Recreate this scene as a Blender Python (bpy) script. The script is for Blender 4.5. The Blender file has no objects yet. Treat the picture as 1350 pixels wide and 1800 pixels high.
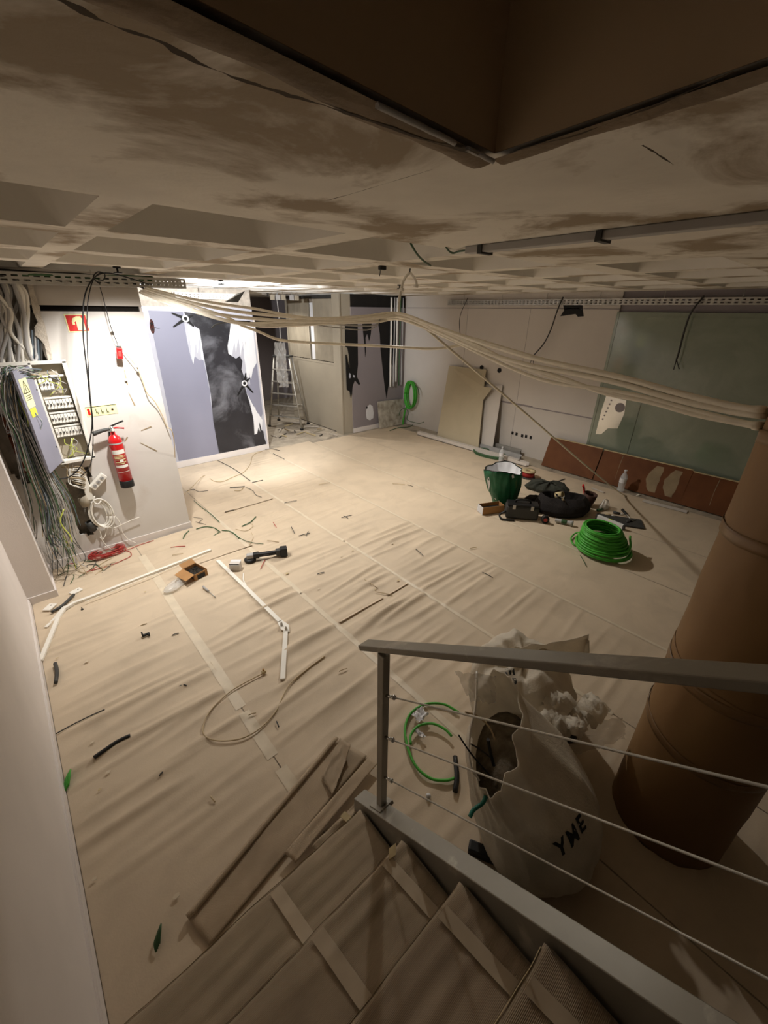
import bpy, bmesh, math, random
from mathutils import Vector, Matrix, noise
from mathutils.bvhtree import BVHTree

random.seed(7)
scene = bpy.context.scene
col = scene.collection

# ---------------------------------------------------------------- camera
FPX, CX, CY, EYE = 722.3, 675.0, 900.0, 2.6
RW = Matrix(((0.7488634959628325, -0.2843567131885236, 0.5986190141308111),
             (-0.6626318223781059, -0.3363591068425709, 0.669164866991639),
             (0.011069434773041944, -0.8977771499145474, -0.44031086371462347)))
cam_d = bpy.data.cameras.new('camera')
cam_d.sensor_fit = 'VERTICAL'
cam_d.sensor_height = 36.0
cam_d.lens = FPX / 1800.0 * 36.0
cam_d.clip_start = 0.02
cam = bpy.data.objects.new('camera', cam_d)
col.objects.link(cam)
flip = Matrix(((1, 0, 0), (0, -1, 0), (0, 0, -1)))
cam.matrix_world = Matrix.Translation((0, 0, EYE)) @ (RW @ flip).to_4x4()
scene.camera = cam

# ---------------------------------------------------------------- world, lights, exposure
w = bpy.data.worlds.new('world')
scene.world = w
w.use_nodes = True
w.node_tree.nodes['Background'].inputs[0].default_value = (0.9, 0.72, 0.5, 1)
w.node_tree.nodes['Background'].inputs[1].default_value = 0.02
vs = scene.view_settings
vs.view_transform = 'Standard'
vs.look = 'None'
vs.gamma = 1.0
vs.use_curve_mapping = False
vs.exposure = 0.95


def lamp(name, kind, loc, power, color, aim=None, size=0.1, spot=None, blend=0.3):
    d = bpy.data.lights.new(name, kind)
    d.energy = power
    d.color = color
    if kind == 'AREA':
        d.size = size
    else:
        d.shadow_soft_size = size
    if spot:
        d.spot_size = math.radians(spot)
        d.spot_blend = blend
    o = bpy.data.objects.new(name, d)
    o.location = loc
    if aim:
        o.rotation_euler = Vector(aim).to_track_quat('-Z', 'Y').to_euler()
    col.objects.link(o)
    return o


WARM = (1.0, 0.95, 0.88)
# spotlights under the ceiling ribs: by the cabinet, before the torn vinyl wall, plus added mid-room and back-room fill
LAMPS = [((0.95, 4.40, 2.80), 125, (1.0, 0.965, 0.92), (0.10, 0.25, -1), 138, 0.9, 0.05),
         ((2.22, 5.40, 2.80), 205, (0.96, 0.975, 1.0), (0.45, 0.90, -0.45), 116, 0.5, 0.018),
         ((4.14, 4.38, 2.80), 132, WARM, (-0.1, -0.1, -1), 152, 0.6, 0.05),  # added fill for the right side of the room
         ((4.70, 9.05, 2.80), 60, WARM, (0.0, 0.1, -1), 150, 0.6, 0.05)]  # added fill for the back room
for lp, le, lc, la, ls, lb_, lsz in LAMPS:
    lamp('spot_lamp', 'SPOT', lp, le, lc, aim=la, size=lsz, spot=ls, blend=lb_)

# ---------------------------------------------------------------- measuring helpers (photo point -> point on a known plane)
EY = Vector((0, 0, EYE))


def ray(u, v):
    return RW @ Vector((u - CX, v - CY, FPX))


def F(u, v, z=0.012):
    r = ray(u, v)
    return EY + r * ((z - EYE) / r.z)


def WX(u, v, x):
    r = ray(u, v)
    return EY + r * (x / r.x)


def WY(u, v, y):
    r = ray(u, v)
    return EY + r * (y / r.y)


def PV(u, v, A, B):
    """point on the upright plane through the plan points A and B"""
    r = ray(u, v)
    n = Vector((B[1] - A[1], A[0] - B[0]))
    t = (n.x * A[0] + n.y * A[1]) / (n.x * r.x + n.y * r.y)
    return EY + r * t


# ---------------------------------------------------------------- materials
MATS = {}


def srgb(c):
    out = []
    for k in c:
        k = k / 255.0
        out.append(k / 12.92 if k <= 0.04045 else ((k + 0.055) / 1.055) ** 2.4)
    return tuple(out)


def mat(name, c, rough=0.7, metal=0.0, var=0.12, scale=6.0, bump=0.0, bscale=60.0, c2=None, trans=0.0, alpha=1.0,
        spec=0.4, stain=None, stain_scale=1.2, stain_lo=0.52, stain_hi=0.7, emit=0.0, coat=0.0, thin=0.0):
    if name in MATS:
        return MATS[name]
    m = bpy.data.materials.new(name)
    m.use_nodes = True
    nt = m.node_tree
    N, L = nt.nodes, nt.links
    b = N['Principled BSDF']
    c = srgb(c)
    cB = srgb(c2) if c2 else tuple(k * (1 - var) for k in c)
    cA = c if c2 else tuple(min(1, k * (1 + var * 0.6)) for k in c)
    tc = N.new('ShaderNodeTexCoord')
    nz = N.new('ShaderNodeTexNoise')
    nz.inputs['Scale'].default_value = scale
    nz.inputs['Detail'].default_value = 5
    L.new(tc.outputs['Object'], nz.inputs['Vector'])
    rp = N.new('ShaderNodeValToRGB')
    rp.color_ramp.elements[0].position = 0.3
    rp.color_ramp.elements[1].position = 0.7
    rp.color_ramp.elements[0].color = (*cB, 1)
    rp.color_ramp.elements[1].color = (*cA, 1)
    L.new(nz.outputs['Fac'], rp.inputs['Fac'])
    outc = rp.outputs['Color']
    if stain:
        n2 = N.new('ShaderNodeTexNoise')
        n2.inputs['Scale'].default_value = stain_scale
        n2.inputs['Detail'].default_value = 8
        n2.inputs['Roughness'].default_value = 0.62
        n2.inputs['Distortion'].default_value = 0.5
        L.new(tc.outputs['Object'], n2.inputs['Vector'])
        mr = N.new('ShaderNodeMapRange')
        mr.inputs['From Min'].default_value = stain_lo
        mr.inputs['From Max'].default_value = stain_hi
        L.new(n2.outputs['Fac'], mr.inputs['Value'])
        mx = N.new('ShaderNodeMixRGB')
        mx.inputs['Color2'].default_value = (*srgb(stain), 1)
        L.new(mr.outputs['Result'], mx.inputs['Fac'])
        L.new(outc, mx.inputs['Color1'])
        outc = mx.outputs['Color']
    L.new(outc, b.inputs['Base Color'])
    b.inputs['Roughness'].default_value = rough
    b.inputs['Metallic'].default_value = metal
    b.inputs['Specular IOR Level'].default_value = spec
    b.inputs['Transmission Weight'].default_value = trans
    b.inputs['Alpha'].default_value = alpha
    b.inputs['Coat Weight'].default_value = coat
    if emit:
        b.inputs['Emission Color'].default_value = (*c, 1)
        b.inputs['Emission Strength'].default_value = emit
    if bump:
        nb = N.new('ShaderNodeTexNoise')
        nb.inputs['Scale'].default_value = bscale
        nb.inputs['Detail'].default_value = 6
        L.new(tc.outputs['Object'], nb.inputs['Vector'])
        bp = N.new('ShaderNodeBump')
        bp.inputs['Strength'].default_value = bump
        bp.inputs['Distance'].default_value = 0.02
        L.new(nb.outputs['Fac'], bp.inputs['Height'])
        L.new(bp.outputs['Normal'], b.inputs['Normal'])
    if thin:
        tl = N.new('ShaderNodeBsdfTranslucent')
        L.new(outc, tl.inputs['Color'])
        ms = N.new('ShaderNodeMixShader')
        ms.inputs[0].default_value = thin
        L.new(b.outputs[0], ms.inputs[1])
        L.new(tl.outputs[0], ms.inputs[2])
        L.new(ms.outputs[0], [n for n in N if n.type == 'OUTPUT_MATERIAL'][0].inputs['Surface'])
    MATS[name] = m
    return m


def ribbed(name, c, direction='X', scale=90.0, strength=0.35, var=0.15):
    """corrugated paper: fine parallel ribs as relief"""
    m = mat(name, c, rough=0.85, var=var, scale=5)
    nt = m.node_tree
    N, L = nt.nodes, nt.links
    wv = N.new('ShaderNodeTexWave')
    wv.bands_direction = direction
    wv.inputs['Scale'].default_value = scale
    wv.inputs['Distortion'].default_value = 0.6
    wv.inputs['Detail Scale'].default_value = 0.4
    tc = [n for n in N if n.type == 'TEX_COORD'][0]
    L.new(tc.outputs['Object'], wv.inputs['Vector'])
    bp = N.new('ShaderNodeBump')
    bp.inputs['Strength'].default_value = strength
    bp.inputs['Distance'].default_value = 0.004
    L.new(wv.outputs['Fac'], bp.inputs['Height'])
    L.new(bp.outputs['Normal'], N['Principled BSDF'].inputs['Normal'])
    return m


M = {}
M['paint'] = mat('white_paint', (222, 214, 208), rough=0.75, var=0.05, scale=2.5, bump=0.05, bscale=90)
M['paint_r'] = mat('off_white_panel_paint', (206, 199, 191), rough=0.55, var=0.05, scale=1.5)
M['panelw'] = mat('white_wall_board', (208, 203, 197), rough=0.6, var=0.05, scale=2, stain=(196, 186, 176), stain_scale=2.0, stain_lo=0.6, stain_hi=0.8)
M['plaster'] = mat('rough_plaster', (196, 186, 172), rough=0.9, var=0.25, scale=14, bump=0.6, bscale=40)
M['slab'] = mat('stained_concrete_soffit', (228, 222, 211), rough=0.9, var=0.10, scale=3.0, bump=0.18, bscale=22,
                stain=(158, 143, 122), stain_scale=1.7, stain_lo=0.49, stain_hi=0.60)
M['coffer'] = mat('white_coffer_paint', (226, 222, 214), rough=0.8, var=0.05, scale=3, bump=0.08, bscale=30)
M['shaft'] = mat('brown_stairwell_paint', (212, 188, 156), rough=0.9, var=0.06, scale=2)
M['concrete'] = mat('dusty_concrete', (176, 164, 146), rough=0.95, var=0.2, scale=5, bump=0.3, bscale=25, stain=(120, 110, 98), stain_scale=3)
M['paper'] = mat('tan_floor_paper', (206, 188, 163), rough=0.7, var=0.07, scale=2.2, bump=0.05, bscale=120, stain=(188, 171, 148), stain_scale=2.5, stain_lo=0.5, stain_hi=0.8)
M['tape'] = mat('pale_paper_tape', (214, 200, 176), rough=0.5, var=0.08, scale=10)
M['tapeb'] = mat('brown_paper_tape', (196, 180, 156), rough=0.5, var=0.08, scale=10)
M['card'] = ribbed('corrugated_brown_paper', (176, 158, 134), 'Y', 75.0, 0.4)
M['card_x'] = ribbed('corrugated_brown_board', (182, 163, 138), 'X', 75.0, 0.4)
M['cardp'] = mat('plain_brown_card', (176, 132, 84), rough=0.8, var=0.12, scale=8)
M['rollcard'] = mat('brown_wrapping_card', (138, 106, 68), rough=0.62, var=0.10, scale=2.5, bump=0.05, bscale=20)
M['steel'] = mat('grey_painted_steel', (150, 146, 136), rough=0.45, metal=0.35, var=0.08, scale=5, stain=(196, 190, 178), stain_scale=5, stain_lo=0.58, stain_hi=0.75)
M['galv'] = mat('galvanised_steel', (186, 184, 178), rough=0.42, metal=0.6, var=0.12, scale=12)
M['alu'] = mat('dusty_aluminium', (190, 186, 176), rough=0.45, metal=0.7, var=0.2, scale=15)
M['chrome'] = mat('bright_metal', (215, 215, 212), rough=0.22, metal=0.9, var=0.05)
M['pvc'] = mat('white_plastic', (236, 232, 222), rough=0.4, var=0.03)
M['cream'] = mat('cream_conduit', (248, 241, 224), rough=0.5, var=0.06, scale=20)
M['grayc'] = mat('grey_cable_sheath', (176, 174, 172), rough=0.5, var=0.08)
M['slatec'] = mat('slate_blue_wire', (108, 120, 130), rough=0.5, var=0.1)
M['black'] = mat('black_plastic', (26, 26, 26), rough=0.5, var=0.15, scale=20)
M['blackfab'] = mat('black_fabric', (34, 29, 28), rough=0.9, var=0.3, scale=40, bump=0.4, bscale=120)
M['dgrey'] = mat('dark_grey_plastic', (62, 62, 60), rough=0.55, var=0.15)
M['greenw'] = mat('bright_green_cable', (74, 170, 58), rough=0.45, var=0.15, scale=12)
M['greend'] = mat('deep_green_wire', (58, 92, 58), rough=0.5, var=0.15)
M['greenl'] = mat('faded_green_wire', (104, 132, 98), rough=0.5, var=0.15)
M['greenbag'] = mat('green_plastic_sack', (20, 92, 58), rough=0.45, var=0.2, scale=10, bump=0.3, bscale=18)
M['red'] = mat('red_enamel', (200, 24, 28), rough=0.3, var=0.06, coat=0.4)
M['redw'] = mat('red_wire', (178, 58, 52), rough=0.5, var=0.12)
M['redsign'] = mat('sign_red', (205, 30, 22), rough=0.5, var=0.03)
M['glow'] = mat('pale_yellow_sign_film', (238, 234, 176), rough=0.5, var=0.03)
M['yellow'] = mat('yellow_label', (214, 214, 70), rough=0.5, var=0.05)
M['ygw'] = mat('yellow_green_wire', (196, 206, 96), rough=0.5, var=0.05)
M['lav'] = mat('lavender_wall_vinyl', (136, 136, 152), rough=0.5, var=0.03, scale=1.5)
M['lavw'] = mat('pale_bared_wall', (182, 182, 190), rough=0.7, var=0.08, scale=5)
M['white'] = mat('torn_white_backing', (222, 222, 224), rough=0.7, var=0.03)
M['blackv'] = mat('black_wall_vinyl', (44, 43, 47), rough=0.42, var=0.35, scale=1.8, stain=(132, 132, 138), stain_scale=1.6, stain_lo=0.48, stain_hi=0.8)
M['blackv2'] = mat('black_bare_patch', (18, 17, 17), rough=0.7, var=0.2)
M['greyv'] = mat('grey_wall_vinyl', (142, 134, 136), rough=0.55, var=0.04, scale=2)
M['brick'] = mat('terracotta_block', (132, 74, 50), rough=0.9, var=0.25, scale=14, bump=0.4, bscale=30)
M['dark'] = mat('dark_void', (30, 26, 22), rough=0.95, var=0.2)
M['brownb'] = mat('red_brown_laminate', (114, 70, 38), rough=0.6, var=0.12, scale=3, c2=(94, 55, 28), spec=0.2)
M['edge'] = mat('pale_board_core', (198, 180, 140), rough=0.8, var=0.1)
M['sheet'] = mat('beige_plasterboard', (186, 174, 148), rough=0.85, var=0.05, scale=3)
M['beige'] = mat('beige_panel', (166, 156, 138), rough=0.7, var=0.05, scale=3)
M['sack'] = mat('white_woven_plastic', (238, 230, 214), thin=0.35, rough=0.6, var=0.10, scale=7, bump=0.25, bscale=90)
M['ink'] = mat('black_print', (30, 32, 30), rough=0.6, var=0.05)
M['film'] = mat('clear_plastic_film', (236, 232, 224), rough=0.25, var=0.04, alpha=0.42, spec=0.8)
M['glass'] = mat('greenish_glass', (130, 140, 124), rough=0.09, var=0.06, scale=1.2, spec=0.7, stain=(150, 158, 142), stain_scale=1.5, stain_lo=0.45, stain_hi=0.8)
M['pet'] = mat('clear_bottle_plastic', (232, 236, 238), rough=0.1, var=0.02, alpha=0.4, spec=0.9)
M['screw'] = mat('dark_metal_screws', (74, 70, 64), rough=0.4, metal=0.8, var=0.5, scale=160)
M['blind'] = mat('grey_blind_fabric', (150, 140, 122), rough=0.8, var=0.1)
M['tan'] = mat('tan_wire', (192, 172, 138), rough=0.6, var=0.1)
M['teal'] = mat('teal_plastic', (30, 120, 104), rough=0.5, var=0.1)
M['bmark'] = mat('brown_smudge', (150, 132, 104), rough=0.9, var=0.2)


# ---------------------------------------------------------------- mesh helpers
def smooth_path(pts, n=6):
    pts = [Vector(p) for p in pts]
    if len(pts) < 3:
        return pts
    out = []
    P = [pts[0] * 2 - pts[1]] + pts + [pts[-1] * 2 - pts[-2]]
    for i in range(1, len(P) - 2):
        a, b, c, d = P[i - 1], P[i], P[i + 1], P[i + 2]
        for k in range(n):
            t = k / n
            out.append(0.5 * ((2 * b) + (c - a) * t + (2 * a - 5 * b + 4 * c - d) * t * t + (3 * b - a - 3 * c + d) * t ** 3))
    out.append(pts[-1])
    return out


class MB:
    def __init__(s):
        s.v, s.f, s.sm = [], [], []

    def add(s, vs_, fs, smooth=False):
        o = len(s.v)
        s.v += [tuple(p) for p in vs_]
        s.f += [tuple(i + o for i in f) for f in fs]
        s.sm += [smooth] * len(fs)
        return s

    def box(s, lo, hi, mtx=None):
        x0, y0, z0 = lo
        x1, y1, z1 = hi
        vv = [Vector(p) for p in ((x0, y0, z0), (x1, y0, z0), (x1, y1, z0), (x0, y1, z0), (x0, y0, z1), (x1, y0, z1), (x1, y1, z1), (x0, y1, z1))]
        if mtx:
            vv = [mtx @ p for p in vv]
        return s.add(vv, [(0, 3, 2, 1), (4, 5, 6, 7), (0, 1, 5, 4), (1, 2, 6, 5), (2, 3, 7, 6), (3, 0, 4, 7)])

    def cbox(s, lo, hi, c=0.005, mtx=None):
        """box with bevelled edges"""
        bm = bmesh.new()
        bmesh.ops.create_cube(bm, size=1)
        for q in bm.verts:
            q.co = Vector([lo[i] + (q.co[i] + 0.5) * (hi[i] - lo[i]) for i in range(3)])
        bmesh.ops.bevel(bm, geom=list(bm.edges), offset=c, segments=2, profile=0.5, affect='EDGES')
        if mtx:
            bm.transform(mtx)
        bm.verts.index_update()
        s.add([q.co.copy() for q in bm.verts], [[q.index for q in f.verts] for f in bm.faces])
        bm.free()
        return s

    def tube(s, pts, r, n=7, sm=5, cap=True, r2=None):
        p = smooth_path(pts, sm) if sm > 1 else [Vector(q) for q in pts]
        k = len(p)
        vv = []
        up = None
        for i, q in enumerate(p):
            t = (p[min(i + 1, k - 1)] - p[max(i - 1, 0)])
            t = t.normalized() if t.length > 1e-9 else Vector((0, 0, 1))
            if up is None:
                up = t.orthogonal().normalized()
            up = (up - t * up.dot(t))
            up = up.normalized() if up.length > 1e-6 else t.orthogonal().normalized()
            sd = t.cross(up)
            rr = r if r2 is None else r + (r2 - r) * i / max(1, k - 1)
            for a in range(n):
                th = 2 * math.pi * a / n
                vv.append(q + up * (math.cos(th) * rr) + sd * (math.sin(th) * rr))
        ff = [(i * n + a, i * n + (a + 1) % n, (i + 1) * n + (a + 1) % n, (i + 1) * n + a) for i in range(k - 1) for a in range(n)]
        s.add(vv, ff, True)
        if cap:
            o = len(s.v) - len(vv)
            s.f += [tuple(o + a for a in reversed(range(n))), tuple(o + (k - 1) * n + a for a in range(n))]
            s.sm += [False, False]
        return s

    def lathe(s, prof, mtx=None, n=20, cap0=True, cap1=True):
        """prof: list of (r, z)"""
        vv = []
        for r, z in prof:
            for a in range(n):
                th = 2 * math.pi * a / n
                vv.append(Vector((r * math.cos(th), r * math.sin(th), z)))
        if mtx:
            vv = [mtx @ q for q in vv]
        ff = [(i * n + a, i * n + (a + 1) % n, (i + 1) * n + (a + 1) % n, (i + 1) * n + a) for i in range(len(prof) - 1) for a in range(n)]
        o = len(s.v)
        s.add(vv, ff, True)
        if cap0:
            s.f.append(tuple(o + a for a in reversed(range(n))))
            s.sm.append(False)
        if cap1:
            s.f.append(tuple(o + (len(prof) - 1) * n + a for a in range(n)))
            s.sm.append(False)
        return s

    def plate(s, poly, nrm, th):
        """flat polygon (3D points) given thickness along nrm"""
        nrm = Vector(nrm)
        a = [Vector(p) for p in poly]
        b = [p + nrm * th for p in a]
        n = len(a)
        # orient
        area = Vector((0, 0, 0))
        for i in range(n):
            area += a[i].cross(a[(i + 1) % n])
        if area.dot(nrm) < 0:
            a.reverse()
            b.reverse()
        ff = [tuple(range(n, 2 * n)), tuple(reversed(range(n)))]
        ff += [(i, (i + 1) % n, n + (i + 1) % n, n + i) for i in range(n)]
        return s.add(a + b, ff)

    def grid(s, fn, nu, nv, smooth=True):
        vv = [fn(i / nu, j / nv) for j in range(nv + 1) for i in range(nu + 1)]
        ff = [(j * (nu + 1) + i, j * (nu + 1) + i + 1, (j + 1) * (nu + 1) + i + 1, (j + 1) * (nu + 1) + i) for j in range(nv) for i in range(nu)]
        return s.add(vv, ff, smooth)

    def mesh(s, name):
        me = bpy.data.meshes.new(name)
        me.from_pydata(s.v, [], s.f)
        me.polygons.foreach_set('use_smooth', s.sm)
        me.update()
        return me

    def build(s, name, m, parent=None, solid=0.0, origin=None):
        if origin is not None:
            s.v = [tuple(Vector(p) - Vector(origin)) for p in s.v]
        me = s.mesh(name)
        me.materials.append(m if not isinstance(m, str) else M[m])
        o = bpy.data.objects.new(name, me)
        if origin is not None:
            o.location = origin
        col.objects.link(o)
        if solid:
            md = o.modifiers.new('solid', 'SOLIDIFY')
            md.thickness = solid
            md.offset = 0
        WL[o.name] = Vector(origin) if origin is not None else Vector()
        if parent:
            o.parent = parent
            o.matrix_parent_inverse = Matrix.Translation(-WL[parent.name])
        return o


WL = {}


def empty(name, loc=(0, 0, 0)):
    o = bpy.data.objects.new(name, None)
    o.empty_display_size = 0.1
    o.location = loc
    col.objects.link(o)
    WL[o.name] = Vector(loc)
    return o


def tag(o, label, cat, group=None, kind=None):
    o['label'] = label
    o['category'] = cat
    if group:
        o['group'] = group
    if kind:
        o['kind'] = kind
    return o


def struct(o, label=None, cat=None):
    o['kind'] = 'structure'
    if label:
        o['label'] = label
        o['category'] = cat
    return o


def nz3(x, y, z=0.0):
    return noise.noise(Vector((x, y, z)))


# ================================================================ THE SETTING
WLX, WRX, YP, YB, YF, ZC = -0.44, 7.4, 5.246, 7.72, 7.6, 2.9
OX, OY = 0.91, 0.68            # corner of the stair opening

# ---- floor slab
fl = struct(MB().box((-1.0, -4.0, -0.2), (8.2, 13.0, 0.0)).build('floor', 'concrete'))

SEAMS = [WLX + 0.012, 0.606, 1.633, 2.596, 3.591, 4.62, 5.65, 6.95]


RIDGES = []
_r = random.Random(77)
for k in range(len(SEAMS) - 1):
    lst = []
    y = -2.7
    while y < 7.8:
        y += _r.uniform(0.05, 0.125)
        base = [0.030, 0.032, 0.033, 0.030, 0.008, 0.005, 0.003][k]
        base *= min(1.0, max(0.25, (6.8 - y) / 2.5)) * min(1.0, max(0.3, (y - 0.9) / 1.2))
        lst.append((y, _r.uniform(0.02, 0.038), base * _r.uniform(0.15, 1.0) ** 1.3, _r.uniform(-0.05, 0.09), _r.uniform(0.1, 0.9), _r.uniform(0.35, 0.9), _r.uniform(-0.03, 0.03)))
    RIDGES.append(lst)


def paper_h(x, y, k):
    """wrinkles running across each strip of floor paper: single ridges of uneven size"""
    xa, xb = SEAMS[k], SEAMS[k + 1]
    u = (x - xa) / (xb - xa)
    h = 0.0
    for (yr, sg, am, sl, uc, ul, bw) in RIDGES[k]:
        if abs(y - yr) > 0.26:
            continue
        dy = y - (yr + sl * (x - xa) + bw * math.sin(3.0 * u + yr * 7))
        e = 1.0 - min(1.0, abs(u - uc) / ul) ** 2
        if e > 0:
            h += am * e * math.exp(-(dy / sg) ** 2)
    e = min(1.0, min(x - xa, xb - x) / 0.06)
    return 0.003 + (h + 0.0015 * (nz3(x * 2.5, y * 2.5, k) + 0.5)) * (0.3 + 0.7 * e)


for k in range(len(SEAMS) - 1):
    xa, xb = SEAMS[k], SEAMS[k + 1]
    y0 = 0.6 if k < 1 else -2.6
    y1 = (5.2 if k == 0 else 7.66) if k < 5 else 7.5
    if k == 1:
        y1 = 5.2
    nu = 26 if k < 4 else 14
    nv = int((y1 - y0) / (0.017 if k < 4 else 0.04))

    def sheet(u, v, xa=xa, xb=xb, y0=y0, y1=y1, k=k):
        x = xa + 0.004 + (xb - xa - 0.008) * u
        y = y0 + (y1 - y0) * v
        return Vector((x, y, paper_h(x, y, k)))
    o = MB().grid(sheet, nu, nv).build('paper_sheet', 'paper', fl)
# paper for the part behind the board-clad block, right of it
o = MB().grid(lambda u, v: Vector((1.30 + 0.33 * u, 5.2 + 2.48 * v, paper_h(1.4 + 0.2 * u, 5.2 + 2.48 * v, 1) * 0.8)), 8, 60).build('paper_sheet', 'paper', fl)

# tape over the seams
for k in range(1, 6):
    y0 = [0, 1.15, 0.9, 0.4, -1.0, 1.5][k]
    y1 = [0, 4.9, 5.6, 7.4, 7.5, 7.3][k]
    wd = [0, 0.038, 0.024, 0.018, 0.016, 0.014][k]
    for a, b in ([(y0, 1.62), (1.72, 2.15), (2.2, y1)] if k == 1 else [(y0, y0 + (y1 - y0) * 0.46), (y0 + (y1 - y0) * 0.465, y1)]):
        def tp(u, v, a=a, b=b, k=k, wd=wd):
            y = a + (b - a) * v
            x = SEAMS[k] + (u - 0.5) * 2 * wd + 0.012 * nz3(y * 0.8, k * 3.0)
            kk = k if x > SEAMS[k] else k - 1
            xx = min(max(x, SEAMS[kk] + 0.001), SEAMS[kk + 1] - 0.001)
            return Vector((x, y, paper_h(xx, y, kk) + 0.0022))
        MB().grid(tp, 4, int((b - a) / 0.02)).build('tape_strip', 'tape', fl)

# ---- left wall
wl = struct(MB().box((-0.62, -4.0, 0), (WLX, 4.62, 5.2)).build('wall_left', 'paint'))
bl = MB().box((WLX, 1.0, 0), (WLX + 0.012, 4.60, 0.075)).box((WLX, 1.0, 0.075), (WLX + 0.006, 4.6, 0.083))
struct(bl.build('baseboard_left', 'paint'))
wp = struct(MB().box((-0.62, 4.62, 0), (-0.225, YP + 0.16, 2.75)).build('wall_left_pier', 'paint'))
bp_ = MB().box((-0.45, 4.606, 0), (-0.213, 4.62, 0.085)).box((-0.225, 4.62, 0), (-0.213, 5.24, 0.085))
struct(bp_.build('baseboard_left_pier', 'paint'))


# ---- board-clad wall with the cabinet; broken-out openings are cut cell by cell
def in_poly(p, poly):
    x, y = p
    c = False
    n = len(poly)
    for i in range(n):
        x1, y1 = poly[i]
        x2, y2 = poly[(i + 1) % n]
        if (y1 > y) != (y2 > y) and x < (x2 - x1) * (y - y1) / (y2 - y1) + x1:
            c = not c
    return c


def hp(*px_):
    return [(WY(u, v, YP).x, WY(u, v, YP).z) for u, v in px_]


holes = [hp((-30, 500), (50, 505), (58, 540), (70, 570), (72, 600), (88, 640), (88, 660), (-30, 660)),
         hp((-30, 700), (10, 735), (45, 760), (52, 800), (58, 845), (40, 850), (22, 832), (-30, 800)),
         hp((118, 826), (158, 822), (160, 850), (156, 900), (172, 925), (165, 940), (140, 940), (128, 900), (118, 860))]
cs = 0.03
nx, nzz = int((1.28 + 0.225) / cs), int(2.56 / cs)
mb = MB()
vid = {}


def wv_(i, j):
    if (i, j) not in vid:
        x, z = -0.225 + (1.505) * i / nx, 2.56 * j / nzz
        jx = jz = 0.0
        if 0 < i < nx and 0 < j < nzz:
            jx, jz = 0.012 * nz3(i * 1.7, j * 1.3), 0.012 * nz3(i * 1.1, j * 2.1, 5)
        vid[(i, j)] = len(mb.v)
        mb.v.append((x + jx, YP, z + jz))
    return vid[(i, j)]


for j in range(nzz):
    for i in range(nx):
        c = (-0.225 + 1.505 * (i + 0.5) / nx, 2.56 * (j + 0.5) / nzz)
        if any(in_poly(c, h) for h in holes):
            continue
        mb.f.append((wv_(i, j), wv_(i + 1, j), wv_(i + 1, j + 1), wv_(i, j + 1)))
        mb.sm.append(False)
wpanel = mb.build('wall_panel', 'panelw')
md = wpanel.modifiers.new('solid', 'SOLIDIFY')
md.thickness = 0.03
md.offset = -1
struct(wpanel)
struct(MB().box((-0.3, YP + 0.15, 0), (1.28, YP + 0.26, 2.9)).build('wall_panel_backing', 'plaster'))
# top band above the dark shadow gap
struct(MB().box((-0.225, YP + 0.012, 2.61), (1.28, YP + 0.15, 2.9)).build('wall_panel_head', 'paint_r'))
struct(MB().box((0.36, YP + 0.06, 2.55), (1.28, YP + 0.10, 2.62)).build('gap_shade', 'dark'))  # recessed dark strip standing in for the shade of the gap
struct(MB().box((1.26, YP + 0.03, 0), (1.28, YP + 0.2, 2.9)).box((1.26, YP + 0.2, 0), (1.28, YB, 2.9)).build('wall_block_side', 'paint'))
struct(MB().box((-0.21, YP - 0.014, 0), (0.2, YP, 0.085)).box((0.2, YP - 0.014, 0), (1.292, YP, 0.085)).box((1.28, YP, 0), (1.292, YB, 0.085)).build('baseboard_panel', 'paint'))
# terracotta blocks seen in the broken opening
bk = MB().cbox((-0.135, -0.05, -0.09), (0.135, 0.05, 0.09), 0.006).mesh('brick')
bk.materials.append(M['brick'])
for zc_ in (1.18, 1.375, 1.57, 1.765):
    for n_, xc in enumerate((-0.10, 0.18)):
        o = bpy.data.objects.new('brick', bk)
        o.location = (xc + (0.1 if int(zc_ * 10) % 2 else 0), YP + 0.098, zc_)
        col.objects.link(o)
        o.parent = wpanel

# ---- grey back wall with torn vinyl, on the left of the passage
wb = struct(MB().box((1.28, YB, 0), (3.665, YB + 0.13, 2.62)).build('wall_back_left', 'lavw'))
struct(MB().box((1.28, YB + 0.02, 2.62), (3.665, YB + 0.13, 2.9)).build('wall_back_left_head', 'plaster'))
struct(MB().box((1.292, YB - 0.014, 0), (3.675, YB, 0.11)).build('baseboard_back_left', 'paint'))
struct(MB().box((3.665, YB - 0.012, 0), (3.69, YB + 0.14, 2.45)).build('trim_2', 'paint'))


def crop(ox, oy, sc):
    return lambda x, y: (ox + x * sc, oy + y * sc)


c3 = crop(240, 460, 400 / 1350)


def wallpoly(pts, y, name, m, parent, th=0.004, cr=None):
    P = [WY(*(cr(*p) if cr else p), y) for p in pts]
    return MB().plate(P, (0, -1, 0), th).build(name, m, parent)


def jag(a, b, n, amp, seed=0):
    """broken zigzag between two picture points"""
    out = []
    rnd = random.Random(seed)
    for i in range(n):
        t = i / n
        out.append((a[0] + (b[0] - a[0]) * t + rnd.uniform(-amp, amp), a[1] + (b[1] - a[1]) * t + rnd.uniform(-amp, amp)))
    return out


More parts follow.
